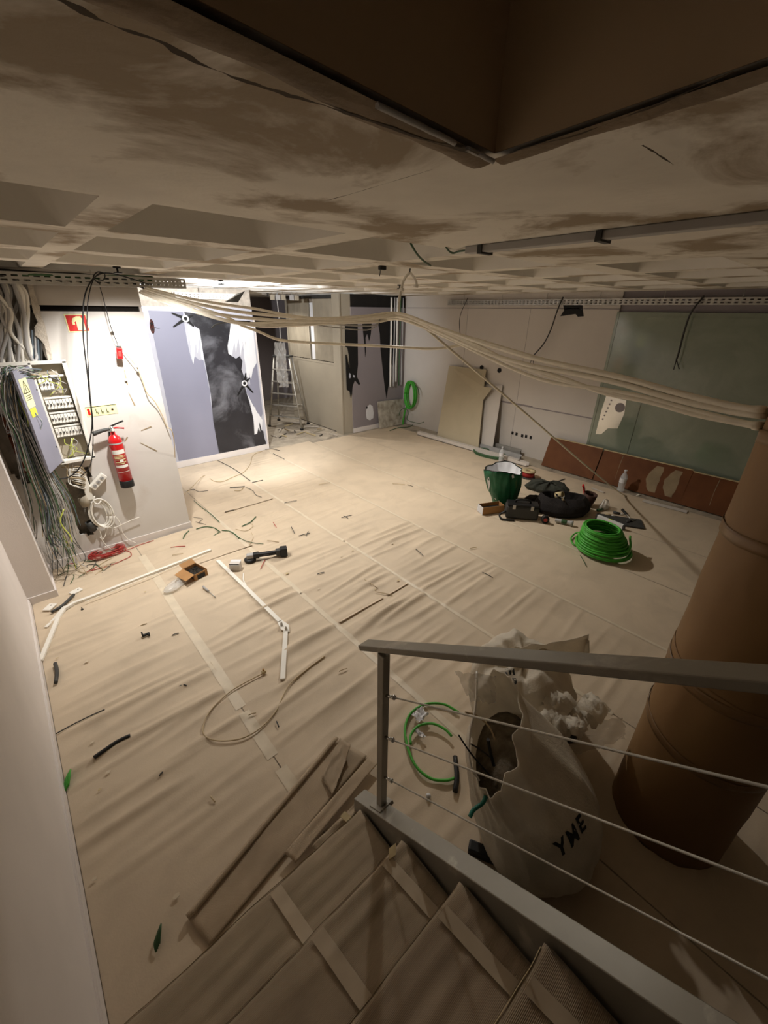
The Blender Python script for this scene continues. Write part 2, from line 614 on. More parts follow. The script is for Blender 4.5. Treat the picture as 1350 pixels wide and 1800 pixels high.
wallpoly([(70, 290), (275, 298), (285, 380), (300, 470), (320, 560), (335, 605), (345, 560), (372, 585), (395, 580), (412, 650), (428, 740), (440, 770), (435, 800), (448, 880), (458, 960), (490, 1138), (250, 1182)],
         YB, 'lavender_sheet', 'lav', wb, 0.003, c3)
wallpoly([(283, 298), (420, 320), (560, 348), (555, 430), (548, 470), (540, 520), (552, 545), (565, 560), (590, 575), (612, 560), (628, 590), (622, 640), (640, 690), (660, 680), (640, 730), (652, 780), (668, 830), (690, 920), (700, 1000), (712, 1025), (725, 985), (735, 940), (742, 1000), (752, 1005), (757, 1040), (772, 1086), (490, 1138), (475, 1060), (455, 945), (440, 780), (425, 700), (405, 590), (385, 480), (372, 400), (330, 372), (300, 365)],
         YB - 0.003, 'black_sheet', 'blackv', wb, 0.004, c3)
wallpoly([(275, 362), (300, 372), (318, 480), (326, 560), (338, 608), (350, 470), (362, 545), (372, 440), (385, 578), (398, 585), (386, 480), (372, 400), (345, 395), (300, 372)], YB - 0.007, 'torn_strip', 'white', wb, 0.002, c3)
wallpoly([(560, 350), (690, 382), (700, 480), (712, 600), (690, 640), (680, 700), (668, 660), (655, 690), (640, 560), (630, 470), (618, 560), (604, 450), (590, 540), (580, 470), (566, 560), (545, 545), (540, 500), (552, 430)], YB - 0.007, 'torn_strip', 'white', wb, 0.002, c3)
wallpoly([(655, 780), (690, 850), (720, 900), (748, 940), (742, 1000), (730, 950), (715, 1020), (700, 1025), (695, 940), (680, 860)], YB - 0.007, 'torn_strip', 'white', wb, 0.002, c3)
wallpoly([(690, 640), (712, 600), (748, 900), (735, 930), (690, 850), (650, 775), (665, 720)], YB - 0.004, 'lavender_sheet', 'lav', wb, 0.003, c3)
for n_, (x_, ya_, yb2, w_) in enumerate(((600, 372, 470, 9), (622, 378, 520, 7), (648, 385, 560, 12), (668, 390, 600, 9), (575, 362, 500, 8), (560, 400, 520, 6), (640, 470, 640, 7), (662, 600, 735, 8), (700, 860, 965, 6), (722, 900, 1010, 7), (352, 400, 520, 6), (322, 380, 520, 7))):
    wallpoly([(x_ - w_, ya_), (x_ + w_, ya_ + 6), (x_ + w_ * 0.6, (ya_ + yb2) / 2), (x_ + w_ * 0.5 + 8, yb2), (x_ - w_ * 0.2, (ya_ + yb2) / 2 + 20)], YB - 0.0085, 'torn_strip', 'white', wb, 0.0015, c3)
# fixing holes with dark cross-shaped cuts
for (cx_, cy_), arms in (((290, 338), [(208, 305), (218, 388), (340, 385), (335, 318)]), ((640, 722), [(600, 795), (692, 778), (672, 690), (648, 660)])):
    m_ = MB()
    for ax, ay in arms:
        a, b = WY(*c3(cx_, cy_), YB - 0.01), WY(*c3(ax, ay), YB - 0.01)
        d = (b - a).normalized().cross(Vector((0, 1, 0))) * 0.028
        m_.plate([a + d, a - d, b - d * 0.4, b + d * 0.4], (0, -1, 0), 0.003)
    m_.build('cross_cut', 'blackv2', wb)
    p = WY(*c3(cx_, cy_), YB - 0.012)
    MB().lathe([(0.055, 0), (0.055, 0.008), (0.03, 0.008), (0.03, -0.02)], Matrix.Translation(p) @ Matrix.Rotation(math.pi / 2, 4, 'X'), 14).build('fixing_ring', 'white', wb)
    MB().lathe([(0.03, 0), (0.03, 0.004)], Matrix.Translation(p) @ Matrix.Rotation(math.pi / 2, 4, 'X'), 14).build('fixing_hole', 'blackv2', wb)

# ---- passage and room behind
struct(MB().box((1.28, 12.4, 0), (8.2, 12.6, 2.9)).build('wall_far', 'greyv'))
struct(MB().box((3.55, YB + 0.13, 0), (3.665, 12.4, 2.9)).build('wall_far_left', 'greyv'))
struct(MB().box((7.4, YF, 0), (7.55, 12.4, 2.9)).build('wall_far_right', 'beige'))
# ---- slim post and half-height screen at the passage
struct(MB().box((5.52, 7.62, 0), (5.80, 7.84, 2.9)).box((5.50, 7.60, 0), (5.535, 7.86, 2.9)).build('trim_3', 'beige'))
sc_ = empty('passage_screen', (5.55, 8.8, 0))
tag(sc_, 'beige half-height screen panel beside the slim post, with blinds above it', 'partition')
MB().cbox((5.535, 7.86, 0.02), (5.575, 9.85, 1.50), 0.004).build('lower_panel', 'beige', sc_)
MB().box((5.53, 7.86, 1.50), (5.58, 9.85, 1.54)).build('mid_rail', 'beige', sc_)
MB().box((5.53, 7.86, 2.82), (5.58, 9.85, 2.88)).build('head_rail', 'dgrey', sc_)
for k in range(3):
    MB().box((5.535, 7.86 + 0.98 * k, 1.54), (5.575, 7.89 + 0.98 * k, 2.82)).build('mullion', 'beige', sc_)
for k in range(15):
    y = 7.96 + 0.125 * k
    if k == 7:
        continue
    MB().box((-0.002, -0.05, 0), (0.002, 0.05, 1.25), Matrix.Translation((5.555, y, 1.56)) @ Matrix.Rotation(0.5 + 0.3 * nz3(k * 1.3, 0), 4, 'Z')).build('blind_slat', 'white' if k == 6 else 'blind', sc_)

# ---- far grey wall with black torn patches, right of the post
wf = struct(MB().box((5.80, YF, 0), (WRX, YF + 0.12, 2.66)).build('wall_back_right', 'greyv'))
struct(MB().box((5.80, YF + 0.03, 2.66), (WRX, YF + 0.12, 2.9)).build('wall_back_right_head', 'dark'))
struct(MB().box((5.80, YF - 0.014, 0), (WRX, YF, 0.1)).build('baseboard_back_right', 'paint'))
c6 = crop(560, 500, 200 / 1286)
wallpoly([(298, 410), (440, 405), (442, 700), (445, 900), (432, 1040), (470, 1125), (455, 1140), (410, 1085), (385, 1150), (375, 1240), (362, 1282), (350, 1210), (318, 1190), (310, 1000), (303, 800), (315, 790), (330, 880), (352, 960), (340, 800), (325, 720), (300, 700)], YF, 'bare_patch', 'blackv2', wf, 0.003, c6)
wallpoly([(668, 405), (900, 420), (895, 640), (880, 760), (865, 860), (848, 940), (830, 900), (812, 880), (805, 1000), (798, 1100), (782, 1190), (768, 1290), (752, 1200), (738, 1080), (718, 900), (700, 740), (692, 560)], YF, 'bare_patch', 'blackv2', wf, 0.003, c6)
wallpoly([(490, 415), (600, 420), (590, 560), (572, 640), (548, 560), (530, 600), (535, 760), (527, 825), (520, 700), (505, 560)], YF, 'bare_patch', 'blackv2', wf, 0.003, c6)
wallpoly([(812, 890), (850, 950), (838, 1010), (806, 1090)], YF - 0.002, 'torn_strip', 'lavw', wf, 0.003, c6)
wallpoly([(345, 1000), (362, 1010), (365, 1050), (352, 1062), (342, 1040)], YF - 0.003, 'torn_strip', 'lavw', wf, 0.003, c6)
wallpoly([(390, 1020), (412, 1030), (405, 1055), (388, 1045)], YF - 0.003, 'torn_strip', 'lavw', wf, 0.003, c6)
wallpoly([(548, 1380), (580, 1355), (610, 1375), (622, 1450), (618, 1510), (580, 1535), (545, 1520), (535, 1450)], YF, 'filler_patch', 'white', wf, 0.003, c6)
wallpoly([(538, 1382), (552, 1378), (554, 1400), (540, 1404)], YF - 0.002, 'wall_hole', 'blackv2', wf, 0.003, c6)

# ---- right wall: white boarding, then greenish glass
GY = 2.88
wr = struct(MB().box((WRX, GY, 0), (WRX + 0.15, YF, 2.9)).build('wall_right', 'paint_r'))
wr2 = struct(MB().box((WRX + 0.03, -4.0, 0), (WRX + 0.15, GY, 2.9)).build('wall_right_backing', 'greyv'))
struct(MB().box((WRX - 0.004, 4.05, 0.96), (WRX, 4.75, 0.99)).box((WRX - 0.004, GY, 0.955), (WRX, 4.05, 0.975)).build('wall_line', 'greyv', wr))  # thin grey line along the boarding
gp = struct(MB().box((WRX - 0.012, -4.0, 0.02), (WRX + 0.002, GY - 0.02, 2.62)).build('window_1', 'glass'))
MB().box((WRX - 0.018, GY - 0.02, 0.02), (WRX - 0.0, GY + 0.02, 2.62)).build('window_frame', 'glass', gp)
MB().box((WRX - 0.02, -4.0, 2.5), (WRX - 0.013, GY - 0.45, 2.56)).build('window_frame', 'glass', gp)
for y in (5.8, 4.4):
    MB().box((WRX - 0.003, y - 0.002, 0.0), (WRX, y + 0.002, 2.66)).build('panel_joint', 'greyv', wr)
MB().box((WRX - 0.006, GY, 2.655), (WRX, 7.55, 2.665)).build('panel_joint', 'greyv', wr)
# broken hole at the top, round cut-outs, row of socket cut-outs
hpoly = [WX(u, v, WRX) for u, v in ((985, 556), (992, 545), (990, 536), (1012, 532), (1022, 530), (1024, 540), (1026, 556), (1016, 557), (1012, 552), (998, 554))]
MB().plate(hpoly, (-1, 0, 0), 0.006).build('broken_hole', 'blackv2', wr)
for u, v in ((847, 646), (878, 651)):
    p = WX(u, v, WRX)
    MB().lathe([(0.045, 0), (0.045, 0.01), (0.036, 0.01), (0.036, 0.004)], Matrix.Translation(p) @ Matrix.Rotation(-math.pi / 2, 4, 'Y'), 18).build('round_cutout', 'blackv2', wr)
for u, v in ((901, 761), (908, 763), (918, 766), (925, 767), (933, 769)):
    p = WX(u, v, WRX)
    MB().cbox((-0.006, -0.024, -0.03), (0.0, 0.024, 0.03), 0.004, Matrix.Translation(p)).build('socket_cutout', 'blackv2', wr)

# ---- near end of the room (behind the photographer)
struct(MB().box((-0.62, -4.2, 0), (8.2, -4.0, 5.2)).build('wall_near', 'paint'))

# ---- waffle ceiling
P_, X0, WXC, Y0, WYC = 0.923, 0.517, 0.775, 1.715, 0.72
coffers = []
for j in range(-3, 11):
    for i in range(-1, 8):
        if (j < 0 and i < 3) or X0 + i * P_ + WXC > WRX - 0.05 or Y0 + j * P_ + WYC > 12.4:
            continue
        coffers.append((X0 + i * P_, Y0 + j * P_))
xs = sorted(set([-0.62, OX, 8.2] + [round(c[0], 4) for c in coffers] + [round(c[0] + WXC, 4) for c in coffers]))
ys = sorted(set([-4.0, OY, 13.0] + [round(c[1], 4) for c in coffers] + [round(c[1] + WYC, 4) for c in coffers]))
mb = MB()
for a in range(len(xs) - 1):
    for b in range(len(ys) - 1):
        x, y = (xs[a] + xs[a + 1]) / 2, (ys[b] + ys[b + 1]) / 2
        if x < OX and y < OY:
            continue
        if any(c[0] < x < c[0] + WXC and c[1] < y < c[1] + WYC for c in coffers):
            continue
        mb.add([(xs[a], ys[b], ZC), (xs[a], ys[b + 1], ZC), (xs[a + 1], ys[b + 1], ZC), (xs[a + 1], ys[b], ZC)], [(0, 1, 2, 3)])
# the opening is slightly out of square
EBACK = lambda x: OY - 0.094 * (OX - x)
ERIGHT = lambda y: OX - 0.109 * (OY - max(y, -0.8))
mb.add([(-0.62, OY, ZC), (OX, OY, ZC), (-0.62, EBACK(-0.62), ZC)], [(0, 1, 2)])
mb.add([(OX, OY, ZC), (OX, -4.0, ZC), (ERIGHT(-0.8), -4.0, ZC), (ERIGHT(-0.8), -0.8, ZC)], [(0, 1, 2, 3)])
mb.box((OX, -4.0, 3.4), (8.2, 13.0, 3.5)).box((-0.62, OY, 3.4), (OX, 13.0, 3.5))
ce = struct(mb.build('ceiling', 'slab'))


def coffer_mesh():
    """rounded pan: soffit opening up to a smaller flat top"""
    bm_ = MB()
    n = 6
    rings = []
    for (ins, z, rad) in ((0.0, 0.0, 0.012), (0.02, 0.05, 0.05), (0.055, 0.17, 0.08), (0.09, 0.245, 0.10), (0.14, 0.285, 0.10), (0.2, 0.295, 0.08)):
        hx, hy = WXC / 2 - ins, WYC / 2 - ins
        ring = []
        for (sx, sy, a0) in ((1, 1, 0), (-1, 1, 90), (-1, -1, 180), (1, -1, 270)):
            for k in range(n + 1):
                a = math.radians(a0 + 90 * k / n)
                ring.append((sx * (hx - rad) + rad * math.cos(a), sy * (hy - rad) + rad * math.sin(a), z))
        rings.append(ring)
    L_ = len(rings[0])
    vv = [p for r in rings for p in r]
    ff = [(i * L_ + (a + 1) % L_, i * L_ + a, (i + 1) * L_ + a, (i + 1) * L_ + (a + 1) % L_) for i in range(len(rings) - 1) for a in range(L_)]
    bm_.add(vv, ff, True)
    bm_.f.append(tuple(reversed([(len(rings) - 1) * L_ + a for a in range(L_)])))
    bm_.sm.append(True)
    return bm_.mesh('coffer')


cm = coffer_mesh()
cm.materials.append(M['coffer'])
for c in coffers:
    o = bpy.data.objects.new('coffer', cm)
    o.location = (c[0] + WXC / 2, c[1] + WYC / 2, ZC)
    col.objects.link(o)
    o.parent = ce

# ---- stairwell shaft over the opening, its chipped rim
ys0 = ZC + 0.001
sw = MB().plate([Vector((-0.44, EBACK(-0.44), ys0)), Vector((OX, OY, ys0)), Vector((OX, OY + 0.12, ys0)), Vector((-0.44, OY + 0.12, ys0))], (0, 0, 1), 5.2 - ys0)
struct(sw.build('wall_shaft_back', 'shaft'))
sw = MB().plate([Vector((OX, OY, ys0)), Vector((ERIGHT(-0.8), -0.8, ys0)), Vector((ERIGHT(-0.8), -4.0, ys0)), Vector((1.02, -4.0, ys0)), Vector((1.02, OY, ys0))], (0, 0, 1), 5.2 - ys0)
struct(sw.build('wall_shaft_right', 'shaft'))
struct(MB().box((-0.62, -4.0, 5.2), (1.1, 0.9, 5.3)).build('ceiling_shaft', 'shaft'))


def rim(u, v):
    # strip of render left along the back edge of the opening
    x = -0.44 + (OX + 0.44) * u
    e = 0.075 + 0.02 * nz3(x * 4, 0.3) + 0.012 * nz3(x * 14, 1.3)
    return Vector((x, EBACK(x) - 0.004 + e * v, ZC - 0.012 - 0.006 * math.sin(math.pi * v) + 0.011 * (v > 0.95)))


def rim2(u, v):
    y = -1.5 + (OY + 1.5) * u
    e = 0.05 + 0.02 * nz3(y * 4, 7.3) + 0.012 * nz3(y * 14, 4.3)
    return Vector((ERIGHT(y) - 0.004 + e * v, y, ZC - 0.010 - 0.004 * math.sin(math.pi * v) + 0.009 * (v > 0.95)))


M['rimm'] = mat('brown_stained_render', (128, 112, 92), rough=0.95, var=0.2, scale=8, bump=0.4, bscale=30)
struct(MB().grid(rim, 90, 4).build('trim_5', 'rimm'))
struct(MB().grid(rim2, 90, 4).build('trim_6', 'rimm'))
M['crack'] = mat('dark_crack', (70, 58, 44), rough=0.95, var=0.2, scale=20)


def crack(px_, w0, seed):
    P = smooth_path([F(u, v, ZC - 0.0185) for u, v in px_], 8)
    mb_ = MB()
    a_, b_ = [], []
    for i_, q_ in enumerate(P):
        t_ = (P[min(i_ + 1, len(P) - 1)] - P[max(i_ - 1, 0)]).normalized()
        n_ = Vector((-t_.y, t_.x, 0))
        w_ = w0 * max(0.12, 0.7 + 1.6 * nz3(i_ * 0.16, seed))
        j_ = 0.5 * w0 * nz3(i_ * 0.5, seed, 3)
        a_.append(q_ + n_ * (w_ + j_))
        b_.append(q_ - n_ * (w_ * 0.6 - j_))
    k_ = len(P)
    mb_.add(a_ + b_, [(i_, i_ + 1, k_ + i_ + 1, k_ + i_) for i_ in range(k_ - 1)])
    mb_.build('crack', 'crack', ce)


crack([(60, -25), (130, 10), (200, 45), (280, 72), (360, 115), (440, 145), (520, 170), (600, 195), (680, 222), (760, 250), (845, 270)], 0.007, 2.0)
crack([(575, 352), (620, 340), (680, 322), (760, 298)], 0.0018, 5.0)
crack([(895, 270), (940, 255), (1010, 238), (1100, 205), (1200, 165), (1290, 125)], 0.004, 8.0)
crack([(1130, 255), (1155, 270), (1185, 290)], 0.004, 11.0)
for (a, b) in ((0.55, 0.76), (0.8, 0.9)):
    m_ = MB()
    pts = []
    for k in range(9):
        x = a + (b - a) * k / 8
        pts.append(Vector((x, EBACK(x) - 0.004 + 0.006 * nz3(x * 30, 3), ZC - 0.016)))
    m_.tube(pts, 0.005, 5, 2).build('plaster_chip', 'white', ce)

# ================================================================ STAIR
NY = lambda k: 1.01 - 0.315 * (k - 1)
NZ = lambda k: 0.205 * k
st = empty('staircase', (0.2, 1.0, 0))
tag(st, 'stair flight covered in taped brown corrugated paper, with grey steel side beam', 'stairs')
for k in range(1, 13):
    y, z = NY(k), NZ(k)
    MB().box((WLX + 0.005, y - 0.35, z - 0.05), (0.775, y - 0.012, z - 0.008)).box((WLX + 0.005, y - 0.05, z - 0.205), (0.775, y - 0.025, z - 0.05)).build('tread', 'concrete', st)
    if k > 6:
        continue

    def cov(u, v, k=k, y=y, z=z):
        x = WLX + 0.02 + (0.765 + 0.008 * nz3(v * 6, k) - WLX - 0.02) * u
        fr = 0.008 * nz3(x * 3, k * 5.0) + 0.004 * nz3(x * 11, k * 7.0)
        if v < 0.12:      # lip hanging over the riser
            t = v / 0.12
            return Vector((x, y + 0.008 + fr, z - 0.055 + 0.055 * t + 0.006 * nz3(x * 5, k)))
        t = (v - 0.12) / 0.88
        return Vector((x, y + 0.008 + fr * (1 - t) - 0.315 * t, z + 0.004 + 0.010 * max(0, nz3(x * 2.2, t * 5 + k * 3)) + 0.006 * nz3(x * 1.5, t * 9, k)))
    c = MB().grid(cov, 60, 26).build('paper_cover', 'card', st, solid=0.003)

    def edgef(u, v, k=k, y=y, z=z):
        x = WLX + 0.02 + (0.73 - WLX) * u
        fr = 0.008 * nz3(x * 3, k * 5.0) + 0.004 * nz3(x * 11, k * 7.0)
        return Vector((x, y + 0.0115 + fr + 0.002 * v, z + 0.003 - 0.012 * v))
    MB().grid(edgef, 60, 1).build('cover_edge', 'edge', c)
    # tape along the right-hand end, and one further in on the lower steps
    for (xa, xb) in ([(0.62, 0.67)] if k > 2 else [(0.27, 0.325), (0.63, 0.68)] if k == 2 else [(0.235, 0.29)]):
        def tpf(u, v, k=k, y=y, z=z, xa=xa, xb=xb):
            x = xa + (xb - xa) * u + 0.03 * v
            return Vector((x, y - 0.005 - 0.285 * v, z + 0.013 + 0.007 * max(0, nz3(x * 2.2, v * 5 + k * 3))))
        MB().grid(tpf, 3, 16).build('tape_strip', 'tapeb', st)
# side beam: box section on the slope
SL = 0.66
yt, zt = 1.10, 0.17
mb = MB()
ya, za = yt, zt
yb_, zb_ = -2.6, zt + (yt + 2.6) * SL
x0_, x1_ = 0.785, 0.865
low = 0.30
poly = [(ya, 0.0), (ya, za), (yb_, zb_), (yb_, zb_ - low), (ya - 0.25, 0.0)]
mb.plate([Vector((x0_, p[0], p[1])) for p in poly], (1, 0, 0), x1_ - x0_)
sb = mb.build('side_beam', 'steel', st)
bv = sb.modifiers.new('bev', 'BEVEL')
bv.width = 0.004
bv.segments = 2
MB().cbox((0.79, 0.86, 0.0), (0.90, 0.99, 0.012), 0.002, Matrix.Translation((0, 0, 0.0))).build('foot_plate', 'steel', st)

# railing
rl = empty('stair_railing', (0.845, 0.94, 0.29))
tag(rl, 'grey flat-bar stair handrail with three taut wire ropes and one end post', 'railing')
pb = WX(673, 1425, 0.845)
PYc = 0.935
MB().cbox((0.826, PYc - 0.02, 0.27), (0.864, PYc + 0.02, 1.335), 0.004).build('post', 'steel', rl)
MB().cbox((0.80, PYc - 0.05, 0.255), (0.89, PYc + 0.05, 0.275), 0.003, Matrix.Translation((0, PYc, 0.275)) @ Matrix.Rotation(-math.atan(SL), 4, 'X') @ Matrix.Translation((0, -PYc, -0.265))).build('base_plate', 'steel', rl)
ha = WX(640, 1134, 0.845)
hb = ha + Vector((0, -3.4, 3.4 * 0.662))
d = (hb - ha)
Lh = d.length
mt = Matrix.Translation(ha) @ Matrix.Rotation(-math.atan(0.662), 4, 'X')
MB().cbox((-0.03, -Lh, -0.012), (0.03, 0.0, 0.014), 0.004, mt).build('handrail', 'steel', rl)
for n_, (u, v) in enumerate(((694, 1237), (692, 1311), (690, 1382))):
    p = WX(u, v, 0.845)
    p = Vector((0.845, PYc - 0.02, p.z))
    q = p + Vector((0, -3.2, 3.2 * 0.675))
    MB().tube([p, q], 0.0035, 6, 1).build('wire_rope', 'galv', rl)
    dd = (q - p).normalized()
    ft = MB().tube([p - dd * 0.005, p + dd * 0.05], 0.007, 8, 1).build('rope_fitting', 'chrome', rl)
    MB().lathe([(0.011, 0), (0.011, 0.012)], Matrix.Translation(p + dd * 0.05) @ dd.to_track_quat('Z', 'Y').to_matrix().to_4x4(), 6).build('lock_nut', 'chrome', ft)

# ================================================================ CARDBOARD-WRAPPED COLUMN
CC, CR = Vector((2.15, -0.07, 0)), 0.272
cl = empty('wrapped_column', CC)
tag(cl, 'tall round column wrapped in brown card beside the stair railing', 'column')
MB().lathe([(CR - 0.012, 0.0), (CR - 0.012, 2.895)], Matrix.Translation(CC), 48).build('column_core', 'plaster', cl)
zs = [0.0, WX(1130, 1225, 2.1).z, WX(1175, 1130, 2.1).z, WX(1265, 905, 2.1).z, WX(1330, 760, 2.1).z, 2.88]
for k in range(len(zs) - 1):
    z0, z1 = zs[k], zs[k + 1] + 0.05
    dr = 0.003 * (k % 2)

    def wrap(u, v, z0=z0, z1=z1, dr=dr, k=k):
        a = 2 * math.pi * u
        z = z0 + (z1 - z0) * v
        s_ = 0.04 * math.sin(a + k)         # wraps run slightly askew
        z = min(2.89, max(0.002, z + s_ * (0.0 if (k == 0 and v < 0.5) else 1.0)))
        r = CR + dr + 0.004 * nz3(math.cos(a) * 2, math.sin(a) * 2, z * 3) + 0.003 * nz3(math.cos(a) * 7, math.sin(a) * 7, z * 9)
        return CC + Vector((r * math.cos(a), r * math.sin(a), z))
    MB().grid(wrap, 64, 22).build('card_wrap', 'rollcard', cl, solid=0.002)
    if 0 < k:
        def band(u, v, z0=z0, k=k):
            a = 2 * math.pi * u
            r = CR + 0.0065 + 0.003 * nz3(math.cos(a) * 5, math.sin(a) * 5, z0 * 9 + v)
            return CC + Vector((r * math.cos(a), r * math.sin(a), z0 + 0.04 * math.sin(a + k) + (v - 0.3) * 0.05))
        MB().grid(band, 64, 3).build('parcel_tape', mat('brown_parcel_tape', (128, 98, 64), rough=0.4, var=0.1), cl, solid=0.001)

# ================================================================ SUSPENDED CABLES
TIE = Vector((2.705, 2.79, 2.565))
A_, B_ = (1.30, 5.02), (2.705, 2.79)
C_ = (2.13, 0.28)


def hang_path(px1, px2):
    q = [PV(u, v, A_, B_) for u, v in px1] + [PV(u, v, B_, C_) for u, v in px2]
    z = q[-1].z
    return q + [Vector((2.20, 0.235, z - 0.015)), Vector((2.34, 0.19, z - 0.03)), Vector((2.43, 0.08, z - 0.04))]


bund = [
    ([(255, 508), (300, 522), (350, 535), (420, 548), (500, 556), (590, 562), (660, 558), (704, 553)], [(760, 572), (830, 597), (920, 625), (1020, 648), (1110, 668), (1200, 693), (1290, 714), (1338, 722)], 0.0115, 'cream'),
    ([(248, 512), (290, 528), (340, 545), (410, 556), (470, 562), (540, 566), (620, 564), (706, 560)], [(770, 583), (850, 618), (930, 642), (1010, 657), (1090, 674), (1180, 700), (1280, 722), (1336, 730)], 0.0115, 'cream'),
    ([(252, 510), (310, 532), (380, 558), (440, 568), (510, 564), (590, 560), (650, 562), (700, 557)], [(750, 572), (840, 610), (900, 640), (980, 662), (1060, 690), (1140, 706), (1220, 728), (1300, 744), (1330, 750)], 0.0095, 'cream'),
    ([(245, 514), (305, 538), (370, 556), (450, 573), (520, 572), (600, 568), (660, 566), (705, 562)], [(790, 596), (850, 625), (910, 652), (970, 672), (1050, 683), (1130, 697), (1215, 720), (1300, 741), (1334, 746)], 0.0085, 'cream'),
    ([(258, 506), (330, 524), (400, 536), (450, 543), (500, 553), (560, 560), (640, 556), (702, 551)], [(780, 580), (860, 604), (960, 634), (1060, 655), (1150, 678), (1230, 702), (1300, 716), (1340, 718)], 0.0095, 'cream'),
    ([(250, 511), (320, 540), (380, 560), (430, 570), (500, 570), (560, 566), (640, 561), (703, 558)], [(765, 578), (835, 605), (905, 640), (985, 668), (1065, 688), (1145, 708), (1230, 729), (1310, 744), (1332, 752)], 0.0085, 'cream'),
]
cb = empty('cable_bundle', (1.30, 5.02, 2.7))
tag(cb, 'bundle of cream cables slung below the ceiling from the tray to the column', 'cable bundle')
for n_, (p1, p2, r, m) in enumerate(bund):
    MB().tube(hang_path(p1, p2), r * 1.22, 8, 6).build('cable', m, cb)
# lower single conduit
A2, B2 = (1.30, 5.02), (3.2, 2.85)
pts = [PV(u, v, A2, B2) for u, v in ((262, 515), (330, 535), (395, 556), (425, 572), (455, 583), (490, 597), (540, 602), (620, 606), (700, 610), (750, 613), (785, 611), (812, 606))]
tag(MB().tube(pts, 0.0125, 8, 6).build('conduit', 'cream'), 'single cream conduit sagging below the main cable bundle', 'conduit')
# two thin grey slack wires
for n_, (ps, lb) in enumerate((([(560, 568), (610, 572), (650, 573), (665, 568), (668, 562)], 'thin grey wire looping up to the bundle, upper of two'),
                               ([(500, 563), (560, 572), (610, 578), (645, 580), (662, 573), (666, 563)], 'thin grey wire looping up to the bundle, lower of two'))):
    tag(MB().tube([PV(u, v, A_, B_) for u, v in ps], 0.005, 6, 6).build('slack_wire', 'grayc'), lb, 'wire')
# straight diagonal cable to the floor
# lamp housings under the ribs, the mid-room and ladder ones for added fill
for n_, (lp, le, lc, la, ls, lb_, lsz) in enumerate(LAMPS):
    sp = empty('unseen_spotlight', (lp[0], lp[1], ZC))
    tag(sp, ['small black ceiling spotlight above the electrical cabinet', 'small black ceiling spotlight in front of the torn lavender wall', 'small black fill spotlight added in the middle of the room', 'small black fill spotlight added above the step ladder'][n_], 'spotlight')
    MB().lathe([(0.03, 0.0), (0.03, -0.012)], Matrix.Translation((lp[0], lp[1], ZC - 0.001)), 14).build('mount', 'black', sp)
    MB().tube([(lp[0], lp[1], ZC - 0.01), (lp[0], lp[1], lp[2] + 0.055)], 0.008, 8, 1).build('stem', 'black', sp)
    MB().lathe([(0.030, 0.060), (0.034, 0.056), (0.034, 0.052)], Matrix.Translation(lp), 16).build('can', 'black', sp)
    if n_ == 1:
        # flap added to cut the light: its edge throws the straight border of the light pool
        L0 = Vector(lp)
        e_a, e_b = (Vector((6.3, 8.2, 0)) - L0).normalized(), (Vector((2.0, 4.3, 0)) - L0).normalized()
        sdv = Vector((0.75, -0.66, 0.0))
        MB().plate([L0 + e_a * 0.14, L0 + e_b * 0.14, L0 + e_b * 0.14 + sdv * 0.16, L0 + e_a * 0.14 + sdv * 0.20 + Vector((0, 0, 0.06))], (0.5, -0.5, -0.7), 0.002).build('added_flap', 'black', sp)
e0 = PV(748, 577, B_, C_)
e1 = F(1098, 871, 0.02)
pts = [e0, e0.lerp(e1, 0.35) + Vector((0, 0, -0.01)), e0.lerp(e1, 0.7) + Vector((0, 0, -0.03)), e1, e1 + Vector((0.25, -0.15, -0.005))]
tag(MB().tube(pts, 0.011, 8, 6).build('diagonal_cable', 'cream'), 'cream cable dropping straight from the bundle down to the far floor', 'cable')
# ceiling hanger straps
hg = empty('cable_hanger', F(722, 476, ZC))
tag(hg, 'white forked strap hanging from the ceiling that carries the cable bundle', 'hanger')
tp_ = F(722, 476, ZC)
plane = lambda u, v: PV(u, v, (tp_.x, tp_.y), (tp_.x + 0.75, tp_.y - 0.66))
MB().tube([plane(721, 472), plane(720, 480)], 0.006, 6, 1).build('hook', 'dgrey', hg)
MB().tube([plane(720, 479), plane(713, 487), plane(708, 497), plane(706, 506)], 0.011, 7, 4).build('strap', 'pvc', hg)
MB().tube([plane(721, 479), plane(727, 487), plane(732, 497), plane(731, 503)], 0.011, 7, 4).build('strap', 'pvc', hg)
MB().tube([plane(705, 510), plane(702, 525), plane(701, 545), plane(704, 561)], 0.012, 7, 4).build('drop_strap', 'pvc', hg)
for u, v in ((706, 509), (731, 503)):
    p = plane(u, v)
    MB().cbox((-0.016, -0.016, -0.012), (0.016, 0.016, 0.012), 0.004, Matrix.Translation(p)).build('connector', 'pvc', hg)
p = F(672, 467, ZC)
tag(MB().cbox((-0.03, -0.016, -0.028), (0.03, 0.016, 0.0), 0.006, Matrix.Translation(p)).tube([p + Vector((-0.02, 0, -0.02)), p + Vector((-0.03, -0.01, -0.05)), p + Vector((-0.028, 0, -0.07))], 0.003, 5, 3).build('ceiling_clip', 'black'),
    'small black clip fixed under a ceiling rib', 'clip')
a = F(724, 431, ZC + 0.03)
pts = [F(722, 428, ZC + 0.02), F(732, 445, ZC - 0.012), F(744, 458, ZC - 0.02), F(757, 467, ZC - 0.004)]
tag(MB().tube(pts, 0.006, 6, 6).build('green_ceiling_wire', 'greend'), 'green wire crossing a ceiling coffer left of the trunking end', 'wire')
pts = [F(784, 434, ZC + 0.0), F(789, 441, ZC - 0.01), F(797, 445, ZC - 0.01), F(806, 442, ZC - 0.01), F(820, 440, ZC - 0.018)]
tag(MB().tube(pts, 0.005, 6, 6).build('green_ceiling_wire', 'greend'), 'short green wire entering the end of the ceiling trunking', 'wire')
